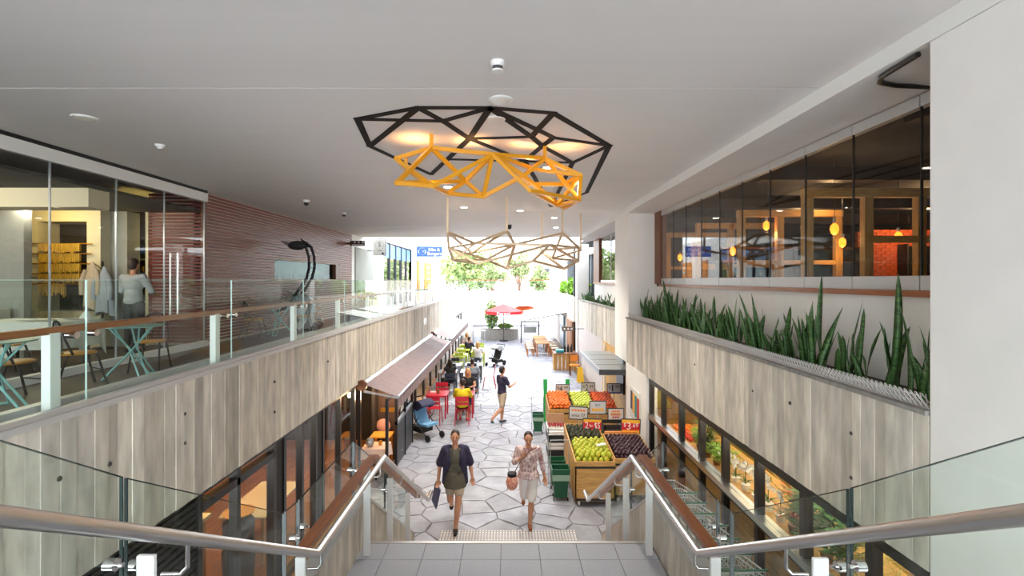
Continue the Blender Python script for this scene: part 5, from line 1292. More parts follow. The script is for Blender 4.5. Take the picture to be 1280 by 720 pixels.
MB().add([(-0.26, -0.24, 0.735), (0.26, -0.24, 0.735), (0.26, 0.24, 0.735), (-0.26, 0.24, 0.735), (-0.29, -0.27, 0.5), (0, -0.25, 0.56), (0.30, -0.28, 0.42), (0.27, 0, 0.52), (0.29, 0.27, 0.45), (-0.29, 0.27, 0.5)],
         [(0, 1, 2, 3), (0, 4, 5), (0, 5, 1), (1, 5, 6), (1, 6, 7), (1, 7, 2), (2, 7, 8), (2, 8, 9, 3), (3, 9, 4, 0)]).build('tablecloth', mat('pale_pink_cloth', (226, 200, 186), 0.8), kt)
MB().lathe([(0.05, 0), (0.09, 0.06), (0.09, 0.12), (0.05, 0.17)], (-2.96, 10.36, 0.737), 14).build('teapot', M_zinc, smooth=True, label='round grey teapot on the pink cloth', cat='teapot')
MB().lathe([(0.03, 0), (0.05, 0.05), (0.04, 0.09)], (-2.76, 10.45, 0.737), 10).build('sugar_bowl', M_gold, smooth=True, label='small brass bowl on the pink cloth', cat='bowl')
pc = thing('pink_chair', 'rounded pink chair behind the orange table in the kiosk', 'chair', (-2.95, 11.33, 0))
MB().ell((0, 0.1, 0.85), (0.17, 0.035, 0.17), 16, 10).build('backrest', mat('pink_shell', (226, 160, 140), 0.5), pc, smooth=True); MB().lathe([(0.17, 0.44), (0.18, 0.47)], (0, -0.05, 0), 16).build('seat', mat('pink_shell', (0, 0, 0)), pc, smooth=True)
for sx in (-0.12, 0.12):
    for sy in (-0.15, 0.1): MB().tube([(sx, sy, 0.44), (sx*1.2, sy*1.2, 0)], 0.012, 6).build('leg', M_blackm, pc)
MB().tube([(0, 0.1, 0.45), (0, 0.11, 0.75)], 0.015, 6).build('back_post', M_blackm, pc)

# taupe awnings
def awning(label, y0, y1, xw, xo, zw, zo, panels):
    t = thing('awning', label, 'awning', (xw, (y0+y1)/2, zw)); cy = (y0+y1)/2; dx, dz_ = xo-xw, zo-zw
    MB().tube([(0.05, y0-cy, 0.02), (0.05, y1-cy, 0.02)], 0.075, 14).build('roller', M_steel, t, smooth=True)
    MB().tube([(0.05, y0-cy-0.03, 0.02), (0.05, y0-cy+0.05, 0.02)], 0.11, 14).build('roller_cap', M_brown, t, smooth=True)
    n = panels; L = (y1-y0)/n
    for k in range(n):
        a, b = y0-cy+k*L, y0-cy+(k+1)*L; vs = []; nn = 6
        for i in range(nn+1):
            yy = a+(b-a)*i/nn; sag = -0.035*math.sin(PI*i/nn)
            for j in range(5):
                f = j/4; vs.append((0.05+(dx-0.05)*f, yy, dz_*f + sag*math.sin(PI*(0.15+0.7*f)) + 0.06*(1-f)))
        nv = len(vs); vs += [(x_, y_, z_-0.006) for x_, y_, z_ in vs]
        fs = []
        for i in range(nn):
            for j in range(4):
                q = i*5+j; fs.append((q, q+1, q+6, q+5)); fs.append((nv+q+5, nv+q+6, nv+q+1, nv+q))
        for i in range(nn): fs.append((i*5, i*5+5, nv+i*5+5, nv+i*5)); fs.append((i*5+4, nv+i*5+4, nv+i*5+9, i*5+9))
        for j in range(4): fs.append((j, nv+j, nv+j+1, j+1)); q = nn*5+j; fs.append((q, q+1, nv+q+1, nv+q))
        MB().add(vs, fs).build('canvas_panel', M_awning, t, smooth=True)
        va = MB(); m_ = 24
        for i in range(m_):
            ya, yb = a+(b-a)*i/m_, a+(b-a)*(i+1)/m_
            w0, w1 = 0.015*math.sin(i*1.9), 0.015*math.sin((i+1)*1.9)
            va.add([(dx+w0*0.2, ya, dz_-0.02), (dx+w1*0.2, yb, dz_-0.02), (dx+w1+0.01, yb, dz_-0.26), (dx+w0+0.01, ya, dz_-0.26)], [(0, 1, 2, 3)])
        va.build('valance', M_awning, t)
    MB().tube([(dx, y0-cy, dz_), (dx, y1-cy, dz_)], 0.028, 10).build('front_bar', M_zinc, t, smooth=True)
    for yy in (y0-cy+0.15, y1-cy-0.15): MB().bar((0.05, yy, -0.14), (dx, yy, dz_-0.06), 0.03, 0.04).build('arm', M_zinc, t)
awning('long taupe fabric awning over the kiosk and red tables', 10.0, 19.0, -3.08, -2.28, 2.1, 1.88, 4)
awning('taupe fabric awning over the grey and green tables', 19.4, 27.5, -3.08, -2.28, 2.1, 1.92, 3)
# shopfronts beyond the kiosk
so = thing('cafe_shopfront', 'glazed cafe front with dark posts behind the outdoor tables', 'shopfront', (-3.16, 23, 0))
for k in range(13):
    y = 13.2 + k*1.6
    MB().box(-0.04, 0.04, y-23, y-23+0.1, 0, 2.148).build('post', M_darkpanel, so)
    if k < 12: MB().box(-0.006, 0.006, y-23+0.1, y-23+1.6, 0.1, 2.1).build('glass_pane', M_glass, so)
MB().box(-0.05, 0.05, 13.2-23, 33-23, 2.05, 2.148).build('head', M_darkpanel, so)
struct('wall_left_cafe', MB().box(-5.6, -5.5, 13.1, 34, 0, 2.4), mat('cafe_back_wall', (150, 110, 70), 0.7, noise=0.4, scale=1))
struct('ceiling_cafe_left', MB().box(-5.6, -3.3, 13.1, 34, 2.2, 2.4), M_cream)
for y_ in (15, 18.5, 22):
    l = bpy.data.lights.new('cafe_lamp', 'POINT'); l.energy = 9; l.color = (1, 0.72, 0.4); l.shadow_soft_size = 0.1
    lo = bpy.data.objects.new('cafe_lamp', l); COL.objects.link(lo); lo.location = (-4.2, y_, 1.9)
struct('wall_left_end_column', MB().box(-3.1, -2.5, 33.6, 34.4, 0, 2.35), M_white)

# ---- outdoor furniture
def slat_chair(name, m, label, loc, rz, group=None):
    t = thing(name, label, 'chair', loc, rz, group)     # back at +y, faces -y
    for sx in (-0.19, 0.19):
        MB().tube([(sx, -0.18, 0.45), (sx*1.1, -0.24, 0)], 0.013, 8).build('leg', m, t, smooth=True)
        MB().tube([(sx, 0.25, 0.86), (sx, 0.17, 0.45), (sx*1.1, 0.27, 0)], 0.013, 8).build('leg', m, t, smooth=True)
    for k in range(5): MB().box(-0.19, 0.19, -0.18+k*0.075, -0.18+k*0.075+0.06, 0.45, 0.462).build('seat_slat', m, t)
    MB().box(-0.19, 0.19, 0.232, 0.246, 0.72, 0.86).build('back_slat', m, t, bevel=0.004); MB().box(-0.19, 0.19, 0.212, 0.226, 0.60, 0.68).build('back_slat', m, t, bevel=0.004)
    return t
G_ = 'red metal slat chairs'
slat_chair('slat_chair', M_red, 'red metal slat chair holding the person in the mustard top', (-1.36, 14.5, 0), PI)
slat_chair('slat_chair', M_red, 'empty red metal slat chair on the kiosk side of the red table', (-2.22, 14.55, 0), PI)
slat_chair('slat_chair', M_red, 'empty red metal slat chair on the far side of the red table', (-2.22, 16.0, 0), 0)
slat_chair('slat_chair', M_red, 'red metal slat chair under the woman facing the mustard top', (-1.36, 16.1, 0), 0)
slat_chair('slat_chair', M_red, 'red metal slat chair beside the man in the grey shirt', (-0.75, 19.3, 0), -PI/2)
slat_chair('slat_chair', mat('navy_metal', (46, 54, 72), 0.4), 'dark metal slat chair under the man in the grey shirt', (-1.32, 18.0, 0), PI)
slat_chair('slat_chair', MATS['navy_metal'], 'dark metal slat chair under the woman in black', (-2.2, 18.1, 0), PI+0.3)
simple_table('cafe_table', (-2.22, 15.25, 0), 0.66, 0.66, 0.73, M_red, M_red, 'square red metal cafe table under the awning')
simple_table('cafe_table', (-1.36, 15.3, 0), 0.6, 0.6, 0.73, M_red, M_red, 'square red metal cafe table between the two seated diners')
m_gt = mat('grey_blue_table', (168, 178, 190), 0.4)
for i, (x_, y_) in enumerate(((-2.35, 18.9), (-1.5, 19.0), (-2.3, 20.4), (-1.45, 20.5))):
    simple_table('cafe_table', (x_, y_, 0), 0.72, 0.72, 0.74, m_gt, M_darkpanel, 'pale grey-blue cafe table in the block beyond the red tables', 0, 'grey-blue cafe tables')
for i in range(4):
    slat_chair('slat_chair', MATS['navy_metal'], 'dark metal slat chair pulled up to the grey-blue tables', ((-2.35, -1.5, -2.35, -1.45)[i], (19.65, 19.75, 21.1, 21.2)[i], 0), 0, 'dark chairs at the grey-blue tables')
m_lime = mat('lime_powder_coat', (190, 206, 70), 0.4)
for i, (x_, y_) in enumerate(((-2.3, 23.2), (-2.3, 24.8), (-2.3, 26.4), (-1.5, 24.2))):
    simple_table('cafe_table', (x_, y_, 0), 0.7, 0.7, 0.74, m_lime, m_lime, 'lime green cafe table under the second awning', 0, 'lime green cafe tables')
for i in range(6): slat_chair('slat_chair', m_lime, 'lime green metal chair by the lime tables', ((-2.3, -1.5)[i % 2], 22.6+i*0.8, 0), PI if i % 3 else 0, 'lime green metal chairs')
MB().lathe([(0.04, 0), (0.045, 0.12), (0.03, 0.14)], (-2.2, 15.2, 0.731), 10).build('condiment_jar', M_brown, smooth=True, label='brown condiment jar on the red table', cat='jar')
MB().box(-0.08, 0.08, -0.06, 0.06, 0, 0.03).build('napkin_box', M_porc, label='white napkin box on the red table', cat='box').location = (-2.38, 15.35, 0.731)

# strollers
def stroller(label, loc, rz, m1, m2):
    t = thing('stroller', label, 'stroller', loc, rz)
    for sx in (-0.26, 0.26):
        MB().tube([(sx, -0.38, 0.1), (sx, 0.1, 0.5), (sx, 0.42, 1.02)], 0.013, 8).build('side_frame', M_blackm, t, smooth=True); MB().tube([(sx, 0.36, 0.13), (sx, -0.05, 0.6)], 0.013, 8).build('rear_strut', M_blackm, t, smooth=True)
        MB().tube([(sx-0.02, -0.40, 0.09), (sx+0.02, -0.40, 0.09)], 0.09, 14).build('wheel', M_rubber, t, smooth=True); MB().tube([(sx-0.02, 0.36, 0.13), (sx+0.02, 0.36, 0.13)], 0.13, 14).build('wheel', M_rubber, t, smooth=True)
    MB().tube([(-0.26, 0.42, 1.02), (0.26, 0.42, 1.02)], 0.018, 8).build('push_bar', M_blackm, t, smooth=True)
    MB().add([(-0.2, -0.32, 0.42), (0.2, -0.32, 0.42), (0.2, 0.05, 0.4), (-0.2, 0.05, 0.4), (-0.2, 0.25, 0.85), (0.2, 0.25, 0.85), (-0.2, -0.32, 0.36), (0.2, -0.32, 0.36), (0.2, 0.1, 0.34), (-0.2, 0.1, 0.34), (0.2, 0.3, 0.83), (-0.2, 0.3, 0.83)],
             [(0,1,2,3),(3,2,5,4),(6,9,8,7),(9,11,10,8),(0,6,7,1),(4,5,10,11),(1,7,8,2),(0,3,9,6),(2,8,10,5),(3,4,11,9)]).build('seat', m1, t)
    hd = MB(); n = 9; vs = []
    for i in range(n+1):
        a = math.radians(15 + 135*i/n)
        for sx in (-0.235, 0.235): vs.append((sx, 0.06+0.27*math.cos(a), 0.74+0.27*math.sin(a)))
    fs = [(2*i, 2*i+1, 2*i+3, 2*i+2) for i in range(n)]
    for sx in (-0.235, 0.235): vs.append((sx, 0.06, 0.74))
    L0 = len(vs)-2; fs += [(2*i, 2*i+2, L0) for i in range(n)] + [(2*i+3, 2*i+1, L0+1) for i in range(n)]
    hd.add(vs, fs); o = hd.build('hood', m2, t, smooth=True)
    md = o.modifiers.new('s', 'SOLIDIFY'); md.thickness = 0.015
    MB().box(-0.2, 0.2, -0.1, 0.32, 0.16, 0.3).build('basket', M_blackm, t)
    return t
stroller('grey hooded stroller parked by the lime tables', (-0.62, 24.3, 0), -0.7, M_blackm, mat('pale_grey_hood', (206, 206, 204), 0.7))
stroller('blue stroller beside the dark kiosk panels', (-2.28, 13.25, 0), 0.9, mat('light_blue_fabric', (110, 160, 200), 0.7), mat('navy_hood', (48, 50, 80), 0.7))

# ---- right far: timber tables and stools, crate stall, boards
for i in range(2):
    simple_table('timber_table', (1.95, 27.9+i*2.1, 0), 0.75, 1.7, 0.76, mat('pale_teak', (206, 158, 112), 0.6, noise=0.2, scale=3), mat('teak', (176, 116, 72), 0.6), 'long teak cafe table nearest the crate stall' if i == 0 else 'long teak cafe table nearest the awning frame', 0, None, 0.05, 0.035)
for i in range(8):
    sx = -1 if i % 2 else 1
    t = thing('timber_stool', 'square teak stool with pale seat at the long teak tables', 'stool', (1.95+sx*0.68, 27.4+(i//2)*1.0, 0), 0, 'teak stools')
    MB().box(-0.2, 0.2, -0.18, 0.18, 0.42, 0.48).build('seat', mat('pale_seat_pad', (236, 220, 200), 0.7), t, bevel=0.01)
    for ax in (-0.16, 0.16):
        for ay in (-0.14, 0.14): MB().box(ax-0.03, ax+0.03, ay-0.03, ay+0.03, 0, 0.42).build('leg', MATS['teak'], t)
cs = thing('crate_stall', 'rough timber crate stall with a teal tray on top', 'stall', (2.75, 23.3, 0))
for k in range(6): MB().box(-0.55+k*0.18, -0.40+k*0.18, -0.42, -0.39, 0.02, 0.78).build('upright_board', M_timber, cs)
for k in range(5): MB().box(-0.57, -0.55, -0.4+k*0.17, -0.26+k*0.17, 0.02, 0.78).build('side_board', M_timber, cs)
MB().box(-0.58, 0.55, -0.45, 0.45, 0.78, 0.82).build('stall_top', M_brown, cs)
MB().box(-0.25, 0.12, -0.2, 0.2, 0, 0.14).build('teal_tray', mat('teal_plastic', (40, 150, 168), 0.5), label='teal tray on the crate stall', cat='tray', bevel=0.01).location = (2.55, 23.2, 0.821)
for i in range(3): MB().lathe([(0.06, 0), (0.07, 0.2), (0.03, 0.3), (0.03, 0.36)], (2.75+i*0.16, 23.4, 0.821), 10).build('dark_bottle', M_black, smooth=True, label='dark bottle at the back of the crate stall', cat='bottle', group='bottles on the crate stall')
wc = thing('wooden_chair', 'plain wooden chair beside the crate stall', 'chair', (3.0, 21.8, 0))
for sx in (-0.2, 0.2):
    for sy in (-0.18, 0.2): MB().box(sx-0.02, sx+0.02, sy-0.02, sy+0.02, 0, 0.44 if sy < 0 else 0.9).build('leg', M_brown, wc)
MB().box(-0.22, 0.22, -0.2, 0.22, 0.44, 0.48).build('seat', M_orange, wc); MB().box(-0.2, 0.2, 0.19, 0.21, 0.62, 0.88).build('backrest', M_orange, wc)
yw = thing('wet_floor_sign', 'yellow folding floor sign by the wooden chair', 'floor sign', (3.05, 20.4, 0))
for s_ in (-1, 1): MB().add([(-0.14, s_*0.14, 0), (0.14, s_*0.14, 0), (0.10, s_*0.01, 0.62), (-0.10, s_*0.01, 0.62), (-0.14, s_*0.16, 0), (0.14, s_*0.16, 0), (0.10, s_*0.03, 0.62), (-0.10, s_*0.03, 0.62)], [(0,1,2,3),(7,6,5,4),(0,4,5,1),(2,6,7,3),(1,5,6,2),(0,3,7,4)]).build('leaf_panel', mat('yellow_plastic', (240, 190, 40), 0.5), yw)
struct('wall_right_far_lower', MB().box(3.5, 3.7, 24.2, 36, 0, 2.2), M_white)
MB().box(3.2, 3.3, 24.25, 24.9, 0, 2.2).build('door_3', M_brown, kind='structure'); MB().box(3.2, 3.5, 24.9, 26.2, 0, 2.2).build('door_4', mat('brown_timber_light', (150, 100, 64), 0.5), kind='structure')
MB().box(3.38, 3.5, 29.5, 31.5, 0.1, 2.1).build('window_2', mat('blue_grey_glass', (110, 136, 156), 0.2), kind='structure')
os_ = thing('stall_sign', 'small brown hanging sign with three pale circles above the crate stall', 'sign', tuple(px(710, 411, 22)))
MB().box(-0.28, 0.28, -0.03, 0.03, -0.1, 0.1).build('board', mat('grey_brown_sign', (120, 104, 90), 0.6), os_)
for i in range(3): MB().tube([(-0.16+i*0.16, -0.035, 0), (-0.16+i*0.16, -0.03, 0)], 0.05, 12).build('circle', M_inkw, os_)
MB().box(0.28, 0.8, -0.015, 0.015, -0.015, 0.015).build('arm', M_darkpanel, os_)
# white awnings, display frame
for i, (y0, y1, lab) in enumerate(((27.0, 29.8, 'white canvas awning over the teak tables'), (30.6, 34.5, 'white canvas awning nearest the bridge'))):
    t = thing('white_awning', lab, 'awning', (3.27, (y0+y1)/2, 2.45)); h2 = (y1-y0)/2
    MB().add([(0, -h2, 0.05), (0, h2, 0.05), (-2.2, h2, -0.35), (-2.2, -h2, -0.35), (0, -h2, 0.03), (0, h2, 0.03), (-2.2, h2, -0.37), (-2.2, -h2, -0.37)], [(0,1,2,3),(7,6,5,4),(0,3,7,4),(1,5,6,2),(3,2,6,7),(0,4,5,1)]).build('canvas', M_wcanvas, t)
    MB().tube([(-2.2, -h2, -0.37), (-2.2, h2, -0.37)], 0.03, 8).build('front_bar', M_darkpanel, t); MB().tube([(0, -h2, 0.0), (-2.2, -h2, -0.39)], 0.025, 8).build('arm', M_darkpanel, t)
df = thing('display_stand', 'dark framed outdoor display stand beyond the teak tables', 'display stand', (1.5, 33.0, 0))
for sx in (-0.6, 0.6): MB().box(sx-0.04, sx+0.04, -0.04, 0.04, 0, 1.5).build('post', M_darkpanel, df)
MB().box(-0.6, 0.6, -0.04, 0.04, 1.42, 1.5).build('rail', M_darkpanel, df); MB().box(-0.45, 0.45, -0.05, -0.02, 0.7, 1.1).build('panel', M_greywall, df)
# red umbrella, curved planter
um = thing('red_parasol', 'red market parasol with white lettering on a thin pole', 'parasol', (-0.3, 34.0, 0))
MB().tube([(0, 0, 0), (0, 0, 2.6)], 0.03, 8).build('pole', M_darkpanel, um); MB().lathe([(0.3, 0), (0.3, 0.05), (0.1, 0.08)], (0, 0, 0), 14).build('base', M_blackm, um)
cnv = MB(); n = 8
vs = [(0, 0, 2.62)] + [(1.35*math.cos(2*PI*i/n+0.39), 1.35*math.sin(2*PI*i/n+0.39), 2.12) for i in range(n)] + [(1.36*math.cos(2*PI*i/n+0.39), 1.36*math.sin(2*PI*i/n+0.39), 1.92) for i in range(n)]
cnv.add(vs, [(0, 1+i, 1+(i+1) % n) for i in range(n)] + [(1+i, 1+n+i, 1+n+(i+1) % n, 1+(i+1) % n) for i in range(n)]).build('canopy', M_redfab, um)
text('Peroni', 0.26, M_inkw, um, (0, -1.29, 2.02), width=0.9)
for i in range(n): MB().bar((0, 0, 2.55), (1.33*math.cos(2*PI*i/n+0.39), 1.33*math.sin(2*PI*i/n+0.39), 2.1), 0.02).build('rib', M_darkpanel, um)
om = thing('orange_parasol', 'orange parasol half hidden behind the white awning', 'parasol', (1.3, 37.5, 0))
MB().tube([(0, 0, 0), (0, 0, 2.6)], 0.03, 8).build('pole', M_darkpanel, om)
MB().add([(v[0]*0.9, v[1]*0.9, v[2]-0.15) for v in vs], [(0, 1+i, 1+(i+1) % n) for i in range(n)] + [(1+i, 1+n+i, 1+n+(i+1) % n, 1+(i+1) % n) for i in range(n)]).build('canopy', mat('orange_canvas', (232, 120, 60), 0.7), om)
cp = thing('curved_planter', 'low curved grey planter wall with green shrubs by the parasol', 'planter', (-0.6, 35.6, 0))
pl = []
for i in range(13):
    a = PI*1.02 + i/12*PI*0.9; pl.append((1.4*math.cos(a), 1.4*math.sin(a)))
MB().prism(pl, 'z', 0, 0.75).build('planter_wall', M_conc_cap, cp)
shrub('leafy_shrub', 'tall pale green shrub in the curved planter', (-1.2, 35.2, 1.75), 0.5, 0.5, 1.1, 500, mat('pale_leaf', (120, 160, 76), 0.6, noise=0.4, scale=2), 0.14, 51)
shrub('leafy_shrub', 'low lime groundcover in the curved planter', (-0.2, 35.2, 0.95), 0.6, 0.4, 0.22, 300, M_leaf2, 0.1, 52)
wt = simple_table('white_side_table', (-2.0, 33.2, 0), 0.9, 0.6, 0.85, M_porc, M_zinc, 'white outdoor side table left of the curved planter')
# ================================================================ OUTDOORS BEYOND
bb = thing('bridge_balustrade', 'frameless glass balustrade with timber rail along the far bridge', 'balustrade', (0, 36.1, 3.42))
for k in range(5): MB().box(-3.0+k*1.25, -1.8+k*1.25, -0.006, 0.006, 0, 0.85).build('glass_panel', M_glassg, bb); MB().box(-3.02+k*1.25, -2.98+k*1.25, -0.02, 0.02, 0, 0.6).build('post', M_trimw, bb)
MB().box(-3.1, 3.2, 0.03, 0.09, 0.84, 0.9).build('timber_rail', M_railwood, bb)
def tree(label, c, h, rx, rz_, n, size, m, seed):
    r = random.Random(seed)
    t = thing('tree', label, 'tree', c)
    MB().tube([(0, 0, 0), (0.1, 0.1, h*0.4), (0, 0, h*0.7)], [0.22, 0.16, 0.08], 8).build('trunk', M_brown, t, smooth=True)
    for k in range(4):
        a = k*1.7+seed; MB().tube([(0.05, 0.05, h*0.4), (rx*0.5*math.cos(a), rx*0.5*math.sin(a), h*0.75)], [0.1, 0.04], 6).build('branch', M_brown, t)
    mb = MB(); blobs = [(Vector((r.gauss(0, 0.45)*rx, r.gauss(0, 0.45)*rx, h - rz_ + r.gauss(0, 0.4)*rz_)), r.uniform(0.35, 0.6)) for _ in range(14)]
    for i in range(n):
        bc, br_ = r.choice(blobs)
        u = Vector((r.gauss(0, 1), r.gauss(0, 1), r.gauss(0, 1))).normalized()*(r.random()**0.35)*br_
        p = bc + Vector((u.x*rx, u.y*rx, u.z*rz_))
        a = Vector((r.gauss(0, 1), r.gauss(0, 1), r.gauss(0, 1))).normalized(); b_ = a.cross(Vector((r.gauss(0, 1), r.gauss(0, 1), r.gauss(0, 1)))).normalized(); s1 = size*r.uniform(0.6, 1.2)
        mb.add([p-a*s1, p+b_*s1*0.5, p+a*s1, p-b_*s1*0.5], [(0, 1, 2, 3)])
    mb.build('foliage', m, t)['kind'] = 'stuff'
m_t1 = mat('tree_leaf', (118, 146, 84), 0.6, noise=0.4, scale=0.6, rgb2=(170, 180, 120)); m_t2 = mat('tree_leaf_pale', (150, 166, 110), 0.6, noise=0.4, scale=0.6)
tree('broad green tree beyond the bridge beside the white wall', (-4.6, 56, 0), 8.2, 3.4, 2.6, 2600, 0.34, m_t1, 61)
tree('pale feathery tree beyond the middle of the bridge', (1.4, 62, 0), 7.2, 1.5, 1.6, 900, 0.26, m_t2, 62)
tree('small pale tree near the far pink house', (3.6, 54, 0), 5.6, 1.2, 1.2, 600, 0.26, m_t2, 63)
tree('low green tree behind the bridge rail', (-1.6, 48, 0), 5.6, 1.6, 1.0, 900, 0.24, m_t2, 64)
hs = thing('far_house', 'pale pink rendered house with a small window beyond the bridge', 'building', (6.0, 72, 0))
MB().box(-7, 6, 0, 8, 0, 7.0).build('wall', mat('pink_render', (226, 204, 194), 0.9), hs)
MB().prism([(-7.5, 7.0), (6.5, 7.0), (4.0, 9.6), (-5.0, 9.6)], 'y', -0.4, 8.4).build('roof', mat('pale_tile_roof', (206, 176, 160), 0.9), hs)
for x_ in (-0.2, -4.8, 3.2):
    w = MB().box(x_-0.5, x_+0.5, -0.06, 0.02, 4.9, 6.1).build('window', M_trimw, hs); MB().box(x_-0.4, x_+0.4, -0.08, -0.06, 5.0, 6.0).build('pane', M_darkpanel, w)
# dark louvred building, right
lb = thing('louvred_building', 'dark grey building with tall vertical fins above the far planter', 'building', (4.5, 24.5, 3.45))
MB().box(0.0, 3.5, 0.0, 12, -0.5, 2.2).build('wall', M_darkpanel, lb)
for k in range(14): MB().box(-0.12, 0.0, 0.1+k*0.85, 0.25+k*0.85, 0.0, 2.2).build('fin', mat('grey_fin', (96, 102, 110), 0.5), lb)
MB().box(-0.2, 3.5, -0.1, 12, 2.2, 2.35).build('roof_edge', M_zinc, lb)
MB().box(3.3, 3.42, 24.3, 24.42, 3.46, 6.0).build('dark_post', M_darkpanel, label='slim dark grey steel post rising from the far planter', cat='post')

# ================================================================ PEOPLE
def remesh(o, v, it=6):
    md = o.modifiers.new('remesh', 'REMESH'); md.mode = 'VOXEL'; md.voxel_size = v; md.use_smooth_shade = True
    sm = o.modifiers.new('smooth', 'SMOOTH'); sm.iterations = it; sm.factor = 0.5
def V(*a): return Vector(a)
def lerp(a, b, k): return V(*a).lerp(V(*b), k)
def hand(mb, w, d, side, s=1.0, curl=0.5):
    """palm and five unequal bent fingers at wrist w pointing along d"""
    w = V(*w); d = V(*d).normalized(); up = V(0, -1, 0) if abs(d.y) < 0.8 else V(0, 0, 1)
    r_ = d.cross(up).normalized(); n_ = r_.cross(d).normalized()
    pc = w + d*0.045*s
    mb.cap(w, w+d*0.03*s, 0.024*s, 0.03*s, 8); 
    for q in (-1, 0, 1): mb.cap(pc + r_*0.02*q*s - d*0.02*s, pc + r_*0.024*q*s + d*0.03*s, 0.016*s, 0.014*s, 8)
    for q, L in ((-1.5, 0.058), (-0.5, 0.072), (0.5, 0.078), (1.5, 0.070)):
        a = pc + r_*0.018*q*s + d*0.035*s; b = a + d*L*0.55*s + n_*0.01*curl; c = b + (d*(1-curl*0.6) + n_*curl).normalized()*L*0.5*s
        mb.cap(a, b, 0.0095*s, 0.009*s, 7); mb.cap(b, c, 0.009*s, 0.0075*s, 7)
    a = pc + r_*0.028*side*s - d*0.01*s; b = a + (r_*side*0.7 + d*0.8).normalized()*0.035*s; c = b + (d + n_*0.4).normalized()*0.03*s
    mb.cap(a, b, 0.011*s, 0.0105*s, 7); mb.cap(b, c, 0.0105*s, 0.008*s, 7)
def limb(mb, a, b, r0, r1, bulge=0.0):
    a, b = V(*a), V(*b); mid = a.lerp(b, 0.35)
    mb.cap(a, mid, r0, (r0+r1)/2*1.0+bulge, 10); mb.cap(mid, b, (r0+r1)/2+bulge, r1, 10)

